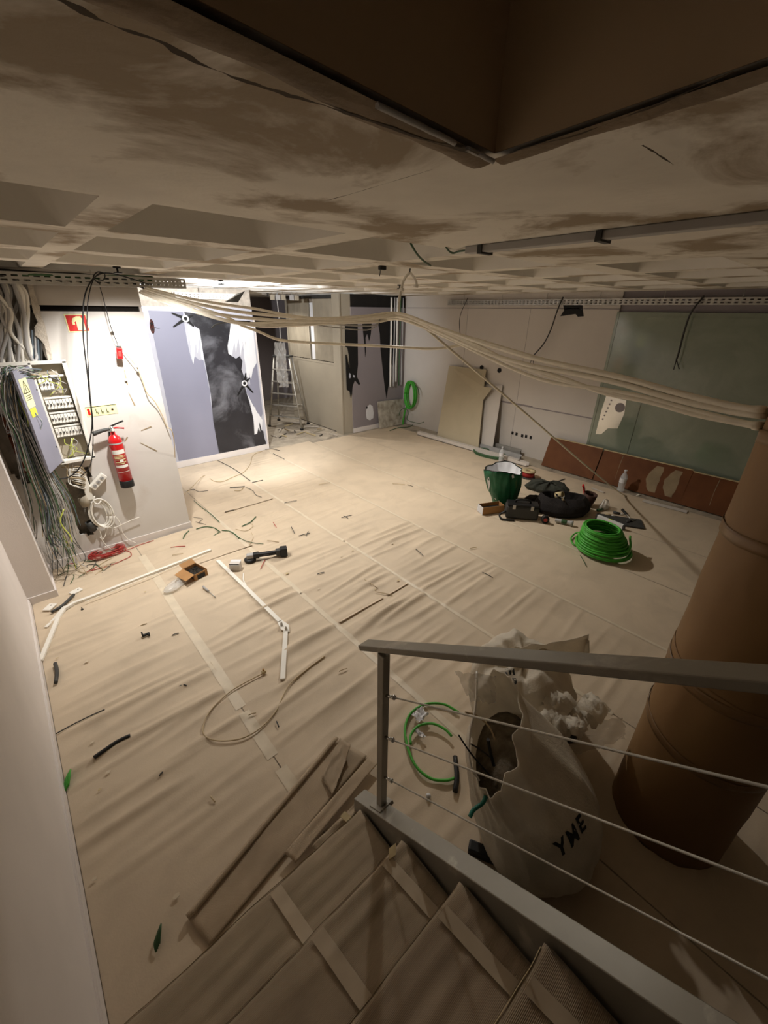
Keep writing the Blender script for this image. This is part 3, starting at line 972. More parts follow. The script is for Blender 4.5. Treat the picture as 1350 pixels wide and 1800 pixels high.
# surface trunking on the ceiling
ct = empty('ceiling_trunking', F(820, 442, ZC))
tag(ct, 'grey plastic trunking run with two clips along the ceiling on the right', 'trunking')
t0, t1 = F(818, 441, ZC - 0.02), F(1350, 386, ZC - 0.02)
tx = (t0.x + t1.x) / 2
MB().cbox((tx - 0.03, -1.2, ZC - 0.032), (tx + 0.03, t0.y, ZC - 0.001), 0.003).build('channel', 'grayc', ct)
MB().box((tx + 0.032, -1.2, ZC - 0.02), (tx + 0.055, t0.y + 0.02, ZC - 0.001)).build('side_cable', 'grayc', ct)
for u, v in ((825, 439), (1054, 420)):
    p = F(u, v, ZC - 0.03)
    MB().box((tx - 0.04, p.y - 0.012, ZC - 0.04), (tx + 0.062, p.y + 0.012, ZC - 0.0015)).build('clip', 'dgrey', ct)


# ================================================================ PERFORATED TRAYS
def tray_side(L, h, pitch=0.075, slot=(0.045, 0.014), rows=(0.32, 0.72), n_side=1):
    """side sheet with real slots, in local x (length) and z (height)"""
    m_ = MB()
    xs_ = [0.0]
    k = 0
    flags = []
    while xs_[-1] < L - pitch:
        b = xs_[-1]
        xs_ += [b + pitch - slot[0], b + pitch]
        flags += [False, True]
    xs_.append(L)
    flags.append(False)
    zs_ = [0.0]
    zf = []
    for r_ in rows:
        zs_ += [h * r_ - slot[1] / 2, h * r_ + slot[1] / 2]
        zf += [False, True]
    zs_.append(h)
    zf.append(False)
    for i in range(len(xs_) - 1):
        for j in range(len(zs_) - 1):
            if flags[i] and zf[j]:
                continue
            m_.add([(xs_[i], 0, zs_[j]), (xs_[i + 1], 0, zs_[j]), (xs_[i + 1], 0, zs_[j + 1]), (xs_[i], 0, zs_[j + 1])], [(0, 1, 2, 3)])
    return m_


def tray(name, label, p0, p1, h, w, m, pitch=0.075, slot=(0.045, 0.014)):
    p0, p1 = Vector(p0), Vector(p1)
    L = (p1 - p0).length
    X = (p1 - p0).normalized()
    Y = Vector((0, 0, 1)).cross(X)
    mt = Matrix.Translation(p0) @ Matrix((X, Y, Vector((0, 0, 1)))).transposed().to_4x4()
    t = empty(name, p0)
    tag(t, label, 'cable tray')
    for off in (0.0, w):
        a = tray_side(L, h, pitch, slot)
        a.v = [tuple(mt @ (Vector(q) + Vector((0, off, 0)))) for q in a.v]
        a.build('side_sheet', m, t, solid=0.002)
    a = tray_side(L, w, pitch, slot)
    a.v = [tuple(mt @ Vector((q[0], q[2], 0.0))) for q in a.v]
    a.build('bottom_sheet', m, t, solid=0.002)
    for off in (-0.004, w - 0.004):
        MB().box((0, off, h - 0.004), (L, off + 0.008, h + 0.004), mt).build('rolled_edge', m, t)
    k = 0.4
    while k < L:
        MB().tube([mt @ Vector((k, w / 2, 0)), mt @ Vector((k, w / 2, min(h + 0.12, ZC - p0.z - 0.002)))], 0.004, 6, 1).build('hanger_rod', 'galv', t)
        k += 0.9
    if abs(X.y) < 0.1 and p0.y > 7:
        for k in (0.15, L - 0.15):
            MB().box((k - 0.02, -0.0, -0.006), (k + 0.02, YB + 0.02 - p0.y, 0.0), mt).build('wall_bracket', m, t)
    return t


tray('cable_tray', 'galvanised perforated tray above the electrical cabinet', (-0.42, 5.06, 2.765), (1.70, 5.06, 2.785), 0.085, 0.13, M['galv'])
q0, q1 = WY(308, 520, YB - 0.14), WY(417, 526, YB - 0.14)
tray('cable_tray', 'white perforated tray above the torn lavender and black wall', (q0.x, YB - 0.14, 2.735), (q1.x, YB - 0.14, 2.735), 0.085, 0.1, M['pvc'], 0.06, (0.03, 0.012))
tray('cable_tray', 'long galvanised perforated tray along the top of the right wall', (WRX - 0.06, 6.3, 2.715), (WRX - 0.06, -3.0, 2.715), 0.085, -0.1 + 0.15, M['galv'], 0.075, (0.04, 0.02))
# dark cables lying over the left tray
rnd = random.Random(3)
for n_ in range(9):
    y = 5.075 + 0.10 * rnd.random()
    z = 2.80 + 0.05 * rnd.random()
    pts = [Vector((-0.40 + 0.3 * i, y + rnd.uniform(-0.02, 0.02), z + rnd.uniform(-0.01, 0.03))) for i in range(7)]
    o = MB().tube(pts, rnd.uniform(0.010, 0.016), 7, 4).build('tray_cable', ['black', 'greend', 'dgrey'][n_ % 3])
    tag(o, 'dark sheathed cable lying in the tray above the cabinet', 'cable', 'dark cables in the left tray')

# ================================================================ ELECTRICAL CABINET
YC_ = 5.13      # front plane of the cabinet
cab = empty('electrical_cabinet', (0.2, YP, 1.15))
tag(cab, 'open white electrical cabinet with rows of breakers and hanging wires', 'cabinet')
cx0, cx1, cz0, cz1 = -0.10, 0.47, 1.17, 2.135
mb = MB()
mb.box((cx0, YC_, cz0), (cx0 + 0.02, YP - 0.002, cz1)).box((cx1 - 0.02, YC_, cz0), (cx1, YP - 0.002, cz1))
mb.box((cx0, YC_, cz1 - 0.02), (cx1, YP - 0.002, cz1)).box((cx0, YC_, cz0), (cx1, YP - 0.002, cz0 + 0.02))
mb.box((cx0, YP - 0.01, cz0), (cx1, YP - 0.003, cz1)).box((0.185, YC_, cz0), (0.2, YP - 0.01, cz1))
mb.build('body', 'pvc', cab)
fr = MB()
for a, b in (((cx0 - 0.01, cz1 - 0.02), (cx1 + 0.012, cz1 + 0.012)), ((cx0 - 0.01, cz0 - 0.012), (cx1 + 0.012, cz0 + 0.02)), ((cx1 - 0.022, cz0), (cx1 + 0.012, cz1)), ((0.19, cz0), (0.215, cz1))):
    fr.cbox((a[0], YC_ - 0.012, a[1]), (b[0], YC_, b[1]), 0.003)
fr.build('front_frame', 'pvc', cab)
bx0, bx1 = 0.225, 0.44
MB().box((bx0 - 0.01, YP - 0.05, cz0 + 0.03), (bx1 + 0.005, YP - 0.02, cz1 - 0.03)).build('back_plate', 'beige', cab)
rows = [(1.935, 0.10), (1.745, 0.085), (1.605, 0.085), (1.47, 0.085)]
for rn, (zz, hh) in enumerate(rows):
    rw = MB().box((bx0, YC_ + 0.02, zz - hh * 0.62), (bx1, YC_ + 0.03, zz - hh * 0.55)).build('din_rail', 'galv', cab)
    n_ = 8
    for k in range(n_):
        if rn == 0 and k > 3:
            continue
        xk = bx0 + (bx1 - bx0) * (k + 0.5) / n_
        b = MB().cbox((xk - 0.012, YC_ + 0.012, zz - hh / 2), (xk + 0.012, YC_ + 0.05, zz + hh / 2), 0.002).build('breaker', 'pvc', cab)
        MB().box((xk - 0.005, YC_ + 0.004, zz - 0.008), (xk + 0.005, YC_ + 0.013, zz + 0.010)).build('toggle', 'dgrey' if (k + rn) % 3 else 'grayc', b)
    MB().box((bx0, YC_ + 0.014, zz + hh * 0.62), (bx1, YC_ + 0.05, zz + hh * 0.78)).build('label_strip', 'pvc', cab)
rnd = random.Random(11)
for k in range(14):
    xk = rnd.uniform(bx0 + 0.01, bx1 - 0.01)
    za = rnd.choice([1.40, 1.40, 2.02, 2.06])
    pts = [Vector((xk, YC_ + 0.03, za)), Vector((xk + rnd.uniform(-0.05, 0.05), YC_ + 0.01, za - 0.05)), Vector((xk + rnd.uniform(-0.08, 0.08), YC_ + 0.02, za - 0.11)), Vector((xk + rnd.uniform(-0.1, 0.1), YC_ + 0.03, max(cz0 + 0.03, za - 0.19)))]
    MB().tube(pts, 0.0032, 5, 4).build('inner_wire', rnd.choice(['ygw', 'pvc', 'grayc', 'slatec']), cab)
# door standing open towards the left
hx, hy = 0.2, YC_ - 0.012
ang = math.radians(112)
dv = Vector((-math.cos(ang) * -1, 0, 0))
dd = Vector((math.cos(ang) * 0.36, -math.sin(ang) * 0.36, 0))
nrm = Vector((-dd.y, dd.x, 0)).normalized()      # inner face looks to the right
p0 = Vector((hx, hy, 0))
pol = [p0 + Vector((0, 0, cz0 + 0.02)), p0 + dd + Vector((0, 0, cz0 + 0.02)), p0 + dd + Vector((0, 0, cz1 - 0.03)), p0 + Vector((0, 0, cz1 - 0.03))]
door = MB().plate(pol, nrm, -0.018).build('door', 'lav', cab)
lb = lambda s, z, off=0.001: p0 + dd * s + Vector((0, 0, z)) + nrm * off
MB().plate([lb(0.45, 1.78), lb(0.88, 1.78), lb(0.88, 2.03), lb(0.45, 2.03)], nrm, 0.001).build('warning_label', 'glow', door)
tri = [lb(0.5, 1.91, 0.0025), lb(0.83, 1.91, 0.0025), lb(0.665, 2.01, 0.0025)]
mb = MB()
for i in range(3):
    mb.tube([tri[i], tri[(i + 1) % 3]], 0.004, 4, 1)
mb.tube([lb(0.67, 1.98, 0.0025), lb(0.65, 1.95, 0.0025), lb(0.68, 1.945, 0.0025), lb(0.66, 1.92, 0.0025)], 0.004, 4, 1)
for zz in (1.885, 1.868, 1.851):
    mb.tube([lb(0.52, zz, 0.0025), lb(0.8, zz, 0.0025)], 0.003, 4, 1)
mb.build('warning_print', 'ink', door)
MB().plate([lb(0.5, 1.70), lb(0.85, 1.70), lb(0.85, 1.775), lb(0.5, 1.775)], nrm, 0.0015).build('yellow_label', 'yellow', door)
for zz in (1.9, 1.35):
    MB().lathe([(0.008, 0), (0.008, 0.006)], Matrix.Translation(lb(0.06, zz, 0.0)) @ nrm.to_track_quat('Z', 'Y').to_matrix().to_4x4(), 8).build('hinge_pin', 'dgrey', door)

# ================================================================ WIRES AROUND THE CABINET
rnd = random.Random(21)
# pale conduits dropping from the tray into the cabinet top
for k in range(22):
    u0 = rnd.uniform(-14, 46)
    u1 = rnd.uniform(-8, 64)
    y = YP - rnd.uniform(0.01, 0.10)
    pts = [WY(u0 - 14, 492, y)] + [WY(u0 + (u1 - u0) * t + rnd.uniform(-9, 9), 500 + 140 * t, y + rnd.uniform(-0.015, 0.015)) for t in (0.1, 0.35, 0.6, 0.85)] + [WY(u1, 641, YC_ + 0.05)]
    o = MB().tube(pts, rnd.uniform(0.012, 0.017), 8, 5).build('feed_conduit', ['grayc', 'pvc', 'grayc'][k % 3])
    tag(o, 'pale flexible conduit dropping from the tray into the cabinet top', 'conduit', 'pale conduits above the cabinet')
for k in range(4):
    u0 = 56 + 5 * k
    o = MB().tube([WY(u0, 580, YP - 0.01), WY(u0 + 1, 605, YP - 0.01), WY(u0 + 2, 639, YP - 0.01)], 0.009, 7, 4).build('stub_pipe', ['slatec', 'grayc', 'slatec', 'dgrey'][k])
    tag(o, 'short slate pipe stub in the broken chase beside the cabinet top', 'pipe', 'pipe stubs in the wall chase')
# broken plaster at the chase edge
mb = MB()
ch = [WY(u, v, YP - 0.012) for u, v in ((46, 492), (58, 500), (62, 520), (70, 540), (72, 556), (78, 568), (88, 612), (92, 630), (84, 634), (78, 606), (70, 596), (62, 590), (60, 575), (66, 566), (58, 548), (52, 520))]
mb.plate(ch, (0, -1, 0), 0.02)
mb.build('broken_plaster', 'plaster', wpanel)

# big hanging tangle: each strand is a part
tg = empty('hanging_wire_tangle', WY(90, 990, 4.95))
tag(tg, 'thick tangle of grey, green and blue wires spilling from the cabinet to the floor', 'wires')
for k in range(110):
    grp = rnd.random()
    y = 4.93 + rnd.uniform(-0.09, 0.10)
    us = rnd.uniform(-5, 62)
    spread = rnd.gauss(0, 1)
    vt = rnd.uniform(700, 770)
    pts = [WY(us + 12, 648 + rnd.uniform(0, 14), YC_ - 0.02), WY(us * 0.55 - 4 + rnd.uniform(-6, 6), 652 + rnd.uniform(-4, 22), y - 0.02),
           WY(12 + us * 0.35 + spread * 8, vt - 15, y), WY(38 + spread * 10 + us * 0.10, 765, y), WY(66 + spread * 15, 832, y), WY(88 + spread * 19, 885 + rnd.uniform(-10, 10), y)]
    lw = rnd.random()
    if lw < 0.75:
        pts.append(WY(98 + spread * 20 + rnd.uniform(-8, 8), 930 + rnd.uniform(-14, 14), y))
    if lw < 0.42:
        pts.append(WY(112 + spread * 20 + rnd.uniform(-16, 16), 968 + rnd.uniform(-14, 18), y - 0.02))
    if lw < 0.2:
        q = F(124 + spread * 18 + rnd.uniform(-22, 18), 1002 + rnd.uniform(-8, 10), 0.02)
        pts.append(q)
    if rnd.random() < 0.25:
        pts = pts[2:]
    m = rnd.choice(['slatec', 'slatec', 'slatec', 'greenl', 'greend', 'dgrey', 'grayc', 'grayc', 'tan', 'greenl'] + (['ygw'] if k % 5 == 0 else []))
    MB().tube(pts, rnd.uniform(0.0026, 0.0045), 5, 5).build('wire', m, tg)
# a few bold loops at the cabinet's left
for k in range(9):
    y = 4.90
    r_ = rnd.uniform(10, 26)
    pts = [WY(30 + rnd.uniform(-10, 10), 655, YC_ - 0.03), WY(8 + rnd.uniform(-8, 8), 690, y), WY(20, 735, y), WY(48 + r_ * 0.4, 755 + r_ * 0.5, y), WY(74, 750 - r_ * 0.3, y), WY(66 - r_ * 0.4, 725, y)]
    MB().tube(pts, 0.0038, 5, 6).build('wire', rnd.choice(['slatec', 'grayc', 'greend']), tg)
MB().tube([WY(24, 660, 4.97), WY(33, 700, 4.9), WY(48, 735, 4.88), WY(50, 750, 4.9)], 0.006, 6, 5).build('wire', 'ygw', tg)
MB().tube([WY(112, 895, 4.86), WY(106, 915, 4.84), WY(112, 928, 4.84), WY(122, 940, 4.83), WY(127, 953, 4.82)], 0.006, 6, 5).build('wire', 'ygw', tg)

# bunch of pale wires from the broken hole to the trunking
for k in range(12):
    y = 5.2
    a = WY(108 + 2 * k, 815 + rnd.uniform(0, 8), 5.15)
    pts = [a, WY(120 + rnd.uniform(-4, 8), 822 + 2.5 * k, 5.16), WY(140 + rnd.uniform(-4, 4), 820 + 3.5 * k, 5.13), WY(152, 830 + 2.5 * k, YP - 0.02)]
    o = MB().tube(pts, 0.005, 6, 5).build('pale_lead', 'pvc' if k % 3 else 'tan')
    tag(o, 'pale lead curving below the cabinet into the white vertical trunking', 'wire', 'pale leads below the cabinet')
# cut-off pipe stumps in the hole
for k, (u, v, r_) in enumerate(((148, 880, 0.05), (160, 925, 0.035))):
    p = WY(u, v, YP - 0.02)
    o = MB().lathe([(r_, -0.06), (r_, 0.06), (r_ * 0.86, 0.06), (r_ * 0.86, -0.05)], Matrix.Translation(p) @ Matrix.Rotation(math.radians(-12), 4, 'Y'), 16).build('pipe_stump', 'beige' if k == 0 else 'dgrey')
    tag(o, ['wide beige pipe stump in the broken hole under the cabinet', 'small dark pipe stump in the broken hole near the floor'][k], 'pipe')
# vertical white trunking + hanging extension socket and its coil of white lead
p0_, p1_ = WY(143, 820, YP - 0.02), WY(160, 880, YP - 0.02)
mb = MB()
tr = empty('wall_trunking', p1_)
tag(tr, 'short white vertical trunking on the wall below the cabinet', 'trunking')
MB().cbox((p1_.x - 0.035, YP - 0.042, p1_.z), (p1_.x + 0.03, YP - 0.002, p0_.z), 0.004).build('channel', 'pvc', tr)
MB().cbox((p1_.x - 0.032, YP - 0.05, p1_.z + 0.02), (p1_.x + 0.027, YP - 0.042, p0_.z - 0.01), 0.003).build('cover', 'pvc', tr)
es = empty('extension_socket', WY(172, 848, YP - 0.06))
tag(es, 'white three-way extension socket hanging on the wall above its coiled lead', 'extension socket')
ex = (WY(183, 832, YP - 0.06) - WY(165, 852, YP - 0.06)).normalized()
ez = ex.cross(Vector((0, 1, 0))).normalized()
em = Matrix.Translation(WY(172, 846, YP - 0.045)) @ Matrix((ex, Vector((0, 1, 0)), ez)).transposed().to_4x4()
Ls = 0.19
MB().cbox((-Ls / 2, -0.03, -0.035), (Ls / 2, 0.035, 0.03), 0.006, em).build('body', 'pvc', es)
for k in (-1, 0, 1):
    s_ = MB().lathe([(0.02, 0), (0.02, 0.004)], em @ Matrix.Translation((k * 0.055, -0.03, 0)) @ Matrix.Rotation(math.pi / 2, 4, 'X'), 16).build('outlet', 'grayc', es)
    MB().lathe([(0.003, 0), (0.003, 0.006)], em @ Matrix.Translation((k * 0.055 - 0.007, -0.032, 0)) @ Matrix.Rotation(math.pi / 2, 4, 'X'), 8).lathe([(0.003, 0), (0.003, 0.006)], em @ Matrix.Translation((k * 0.055 + 0.007, -0.032, 0)) @ Matrix.Rotation(math.pi / 2, 4, 'X'), 8).build('pin_hole', 'black', s_)
cw = empty('white_lead_coil', WY(175, 905, YP - 0.03))
tag(cw, 'coil of white lead tied against the wall under the extension socket', 'cable coil')
for k in range(7):
    pts = []
    for i in range(13):
        a = 2 * math.pi * i / 12
        pts.append(WY(173 + (18 + 1.2 * k) * 0.85 * math.cos(a) + 3 * math.sin(a + k) + 1.2 * k, 902 + (20 + 0.8 * k) * math.sin(a) + 5 * math.cos(a), YP - 0.035 - 0.004 * k))
    MB().tube(pts, 0.0065, 6, 3).build('turn', 'pvc', cw)
MB().tube([WY(166, 872, YP - 0.05), WY(165, 882, YP - 0.06), WY(172, 886, YP - 0.07), WY(178, 880, YP - 0.06)], 0.008, 6, 4).build('tie', 'pvc', cw)
for n_, ps in enumerate(([(170, 918), (176, 935), (180, 948), (186, 938), (185, 922)], [(182, 880), (198, 902), (210, 918), (215, 935), (225, 948), (240, 955)], [(186, 926), (200, 928), (214, 922), (232, 914), (245, 909)], [(176, 944), (186, 958), (196, 966)])):
    MB().tube([WY(u, v, YP - 0.04) for u, v in ps], 0.005, 6, 5).build('loose_end', 'pvc', cw)
# red wire coil on the floor
rc = empty('red_wire_coil', F(195, 975))
tag(rc, 'flat coil of red wire on the floor under the cabinet', 'wire coil')
ctr = F(190, 975, 0.0)
for k in range(12):
    pts = []
    ra, rb = 0.16 + 0.01 * rnd.random(), 0.075 + 0.012 * rnd.random()
    ox, oy = rnd.uniform(-0.03, 0.03), rnd.uniform(-0.02, 0.02)
    for i in range(13):
        a = 2 * math.pi * i / 12
        pts.append(ctr + Vector((ox + ra * math.cos(a), oy - 0.02 + rb * math.sin(a), 0.02 + 0.006 * k * 0.8 + 0.004 * math.sin(3 * a + k))))
    MB().tube(pts, 0.004, 5, 3).build('turn', 'redw', rc)
for n_, ps in enumerate(([(215, 968), (228, 970), (230, 977), (215, 985), (190, 995), (160, 1003)], [(205, 972), (225, 966), (245, 958), (270, 950)])):
    MB().tube([F(u, v, 0.014) for u, v in ps], 0.004, 5, 5).build('loose_end', 'redw', rc)
# scattered strands on the floor beneath the tangle
for k in range(18):
    u, v = rnd.uniform(105, 200), rnd.uniform(985, 1012)
    p = F(u, v, 0.016)
    a = rnd.uniform(0, 6.28)
    l_ = rnd.uniform(0.08, 0.22)
    pts = [p, p + Vector((math.cos(a), math.sin(a), 0)) * l_ * 0.5 + Vector((rnd.uniform(-0.03, 0.03), rnd.uniform(-0.03, 0.03), 0.006)), p + Vector((math.cos(a), math.sin(a), 0)) * l_]
    for q in pts:
        q.x = max(q.x, -0.19)
        q.y = min(q.y, 5.2)
    o = MB().tube(pts, 0.0035, 5, 4).build('wire_offcut', rnd.choice(['tan', 'redw', 'greend', 'dgrey']))
    tag(o, 'thin wire offcut on the floor beneath the hanging tangle', 'wire offcut', 'wire offcuts under the tangle')

# black leads looping over the tray and hanging before the cabinet
for n_, (ps, r_, lb_) in enumerate((
        ([(262, 500), (225, 488), (190, 480), (168, 486), (152, 510), (146, 545), (147, 600), (154, 660), (158, 700), (162, 745), (154, 790), (140, 822), (122, 838), (105, 842)], 0.006, 'thick black lead looping over the tray, left of the pair'),
        ([(178, 478), (165, 490), (156, 520), (153, 560), (154, 620), (158, 690), (163, 740), (163, 790), (158, 820), (142, 838)], 0.0045, 'thinner black lead hanging right of the thick black one'))):
    tag(MB().tube([WY(u, v, 4.93 - 0.0 * n_) for u, v in ps], r_, 7, 6).build('black_lead', 'black'), lb_, 'cable')
pts = [WY(u, v, 4.98) for u, v in ((176, 500), (164, 488), (172, 478), (184, 482), (182, 492), (172, 492))]
tag(MB().tube(pts, 0.005, 6, 6).build('black_lead', 'black'), 'small black cable loop resting against the perforated tray', 'cable')
pts = [PV(u, v, A_, B_) for u, v in ((238, 500), (290, 525), (350, 551), (400, 563), (440, 566))]
tag(MB().tube(pts, 0.008, 7, 6).build('black_lead', 'black'), 'black lead running along the top of the slung cream bundle', 'cable')
pts = [PV(u, v, A_, B_) for u, v in ((372, 576), (380, 570), (396, 567), (412, 566))]
o = MB().tube(pts, 0.006, 6, 5).build('lead_stub', 'dgrey')
tag(o, 'stub of dark lead poking out from the cream bundle', 'cable')

# thin lead with an in-line red switch in front of the board wall
tag(MB().tube([WY(u, v, 5.15) for u, v in ((176, 505), (183, 530), (195, 575), (207, 606))], 0.0035, 6, 5).build('thin_lead', 'black'), 'thin dark lead from the tray down to the red in-line switch', 'cable')
rs = empty('inline_switch', WY(210, 620, 5.15))
tag(rs, 'small red in-line switch hanging on a thin lead against the wall', 'switch')
sm = Matrix.Translation(WY(210, 621, 5.16)) @ Matrix.Rotation(math.radians(8), 4, 'Y')
MB().cbox((-0.027, -0.018, -0.055), (0.027, 0.018, 0.055), 0.008, sm).build('housing', 'red', rs)
MB().cbox((-0.015, -0.023, -0.03), (0.015, -0.016, 0.02), 0.003, sm).build('rocker', 'redw', rs)
MB().cbox((-0.02, -0.016, 0.05), (0.02, 0.016, 0.07), 0.004, sm).build('cable_gland', 'black', rs)
tag(MB().tube([WY(u, v, 5.17) for u, v in ((208, 602), (222, 622), (240, 645), (250, 668), (258, 690), (272, 706), (285, 730), (293, 750), (305, 768), (325, 795), (338, 813))][:9] + [Vector((1.33, 5.6, 0.35)), F(358, 836, 0.02), F(375, 845, 0.016), F(392, 846, 0.016), F(410, 838, 0.016), F(428, 830, 0.016), F(440, 815, 0.016), F(445, 800, 0.018), F(462, 792, 0.02)], 0.005, 6, 6).build('trailing_lead', 'tan'),
    'long tan lead trailing from the red switch down onto the floor', 'cable')
for u, v, lb_ in ((199, 578, 'upper white cable clip on the thin dark lead'), (240, 644, 'white cable clip on the tan lead by the switch'), (221, 668, 'white cable clip below the red switch')):
    tag(MB().lathe([(0.012, -0.012), (0.014, 0), (0.012, 0.012)], Matrix.Translation(WY(u, v, 5.16 if v < 660 else YP - 0.012)), 10).build('cable_clip', 'pvc'), lb_, 'clip')
# dark scuffs where fixings were torn from the board wall
for n_, (a, b) in enumerate((((248, 757), (266, 750)), ((246, 778), (276, 793)), ((226, 690), (237, 713)), ((218, 650), (224, 676)), ((219, 776), (224, 768)))):
    A, B = WY(*a, YP), WY(*b, YP)
    dn = (B - A).normalized().cross(Vector((0, 1, 0))) * 0.007
    MB().plate([A + dn * 0.4, A - dn * 0.4, B - dn, B + dn], (0, -1, 0), 0.003).build('scuff', 'bmark', wpanel)
# dark red oval boss at the right edge of the board wall
ov = empty('oval_bracket', WY(267, 574, YP - 0.01))
tag(ov, 'dark red oval bracket on the right edge of the board wall', 'bracket')
om = Matrix.Translation(WY(267, 574, YP - 0.002)) @ Matrix.Rotation(math.radians(4), 4, 'Y') @ Matrix.Scale(0.5, 4, (1, 0, 0)) @ Matrix.Scale(1.7, 4, (0, 0, 1)) @ Matrix.Rotation(math.pi / 2, 4, 'X')
mdk = mat('dark_red_metal', (64, 26, 22), rough=0.5)
MB().lathe([(0.042, 0), (0.042, 0.012), (0.036, 0.018), (0.024, 0.018), (0.022, 0.006)], om, 20).build('ring', mdk, ov)
for dz in (0.03, -0.03):
    MB().lathe([(0.012, 0), (0.012, 0.01)], Matrix.Translation(WY(267, 574, YP - 0.012) + Vector((0, 0, dz))) @ Matrix.Rotation(math.pi / 2, 4, 'X'), 10).build('bolt', 'black', ov)
tag(MB().tube([WY(270, 574, YP - 0.015), WY(276, 577, YP - 0.03), WY(281, 577, YP - 0.03)], 0.003, 5, 4).build('wire_stub', 'dgrey'), 'short dark wire stub beside the oval bracket', 'wire')

# ================================================================ SIGNS
sg = empty('extinguisher_sign', WY(136, 569, YP))
tag(sg, 'square red sign with pale extinguisher symbol high on the board wall', 'sign')
q = [WY(u, v, YP - 0.001) for u, v in ((111, 551), (152, 553), (159, 584), (121, 584))]
xa, xb = (q[0].x + q[3].x) / 2, (q[1].x + q[2].x) / 2
za, zb = (q[2].z + q[3].z) / 2, (q[0].z + q[1].z) / 2
MB().box((xa, YP - 0.004, za), (xb, YP - 0.001, zb)).build('border', 'glow', sg)
MB().box((xa + 0.01, YP - 0.0055, za + 0.01), (xb - 0.01, YP - 0.004, zb - 0.01)).build('red_field', 'redsign', sg)
sx = lambda s: xa + (xb - xa) * s
sz = lambda t: za + (zb - za) * t
sym = [(0.45, 0.10), (0.80, 0.10), (0.80, 0.70), (0.72, 0.80), (0.72, 0.88), (0.52, 0.88), (0.35, 0.78), (0.27, 0.60), (0.27, 0.42), (0.38, 0.42), (0.38, 0.55), (0.45, 0.62)]
MB().plate([Vector((sx(a), YP - 0.0055, sz(b))) for a, b in sym], (0, -1, 0), 0.001).build('symbol', 'glow', sg)
ys_ = empty('instruction_strip', WY(178, 720, YP))
tag(ys_, 'narrow yellow sign strip with small pictograms above the red extinguisher', 'sign')
q = [WY(u, v, YP) for u, v in ((149, 714), (204, 711), (208, 727), (153, 732))]
xa, xb = (q[0].x + q[3].x) / 2, (q[1].x + q[2].x) / 2
za, zb = (q[2].z + q[3].z) / 2, (q[0].z + q[1].z) / 2
MB().box((xa, YP - 0.003, za), (xb, YP - 0.0005, zb)).build('panel', 'glow', ys_)
MB().box((xa, YP - 0.004, zb - 0.01), (xb, YP - 0.003, zb - 0.004)).build('heading', 'ink', ys_)
MB().box((xa + 0.012, YP - 0.004, za + 0.012), (xa + 0.035, YP - 0.003, zb - 0.02)).build('red_mark', 'redsign', ys_)
for k in range(4):
    xc = xa + (xb - xa) * (0.33 + 0.17 * k)
    mb = MB()
    if k < 3:
        mb.box((xc - 0.008, YP - 0.004, za + 0.015), (xc - 0.002, YP - 0.003, zb - 0.026)).box((xc - 0.002, YP - 0.004, za + 0.03), (xc + 0.010, YP - 0.003, za + 0.037)).box((xc + 0.004, YP - 0.004, za + 0.013), (xc + 0.010, YP - 0.003, za + 0.03))
    else:
        mb.lathe([(0.014, 0), (0.014, 0.001), (0.010, 0.001), (0.010, 0)], Matrix.Translation((xc, YP - 0.003, (za + zb) / 2 - 0.004)) @ Matrix.Rotation(math.pi / 2, 4, 'X'), 14)
    mb.build('pictogram', 'ink' if k < 3 else 'tan', ys_)

# ================================================================ FIRE EXTINGUISHER
exx, exy = 0.70, 5.155
fe = empty('fire_extinguisher', (exx, exy, 0.775))
tag(fe, 'red fire extinguisher with black base ring and handle, hung on the board wall', 'fire extinguisher')
em = Matrix.Translation((exx, exy, 0.775))
RE = 0.066
MB().lathe([(RE + 0.003, 0.0), (RE + 0.004, 0.008), (RE + 0.004, 0.075), (RE, 0.08)], em, 28).build('base_ring', 'black', fe)
bd = MB().lathe([(RE, 0.08), (RE, 0.50), (RE * 0.97, 0.53), (RE * 0.85, 0.562), (RE * 0.6, 0.585), (RE * 0.33, 0.60), (RE * 0.30, 0.635)], em, 32).build('cylinder', 'red', fe)


def lab(z0, z1, a0, a1, m, nm, off=0.0012, parent=bd):
    def fn(u, v):
        a = math.radians(a0 + (a1 - a0) * u)
        return Vector((exx + (RE + off) * math.cos(a), exy + (RE + off) * math.sin(a), 0.775 + z0 + (z1 - z0) * v))
    return MB().grid(fn, 14, 1).build(nm, m, parent)


lab(0.395, 0.44, 205, 320, 'pvc', 'label_band')
lab(0.24, 0.27, 205, 320, 'pvc', 'label_band')
for zz in (0.375, 0.36, 0.345, 0.33, 0.30, 0.285):
    lab(zz, zz + 0.006, 215, 310 - (zz * 100 % 3) * 12, 'glow', 'label_line')
lab(0.305, 0.335, 255, 285, 'pvc', 'label_icon')
lab(0.19, 0.194, 200, 325, 'pvc', 'label_line')
MB().lathe([(0.022, 0.63), (0.024, 0.645), (0.024, 0.675), (0.015, 0.69)], em, 14).build('valve', 'chrome', fe)
MB().lathe([(0.012, 0), (0.014, 0.02)], Matrix.Translation((exx + 0.005, exy - 0.024, 0.775 + 0.655)) @ Matrix.Rotation(math.pi / 2, 4, 'X'), 12).build('gauge', 'pvc', fe)
MB().tube([Vector((exx - 0.01, exy, 0.775 + 0.685)), Vector((exx + 0.05, exy - 0.02, 0.775 + 0.71)), Vector((exx + 0.12, exy - 0.035, 0.775 + 0.735))], 0.009, 7, 5).build('lever', 'black', fe)
MB().tube([Vector((exx - 0.01, exy, 0.775 + 0.665)), Vector((exx + 0.05, exy - 0.025, 0.775 + 0.668)), Vector((exx + 0.11, exy - 0.035, 0.775 + 0.655))], 0.009, 7, 5).build('carry_handle', 'red', fe)
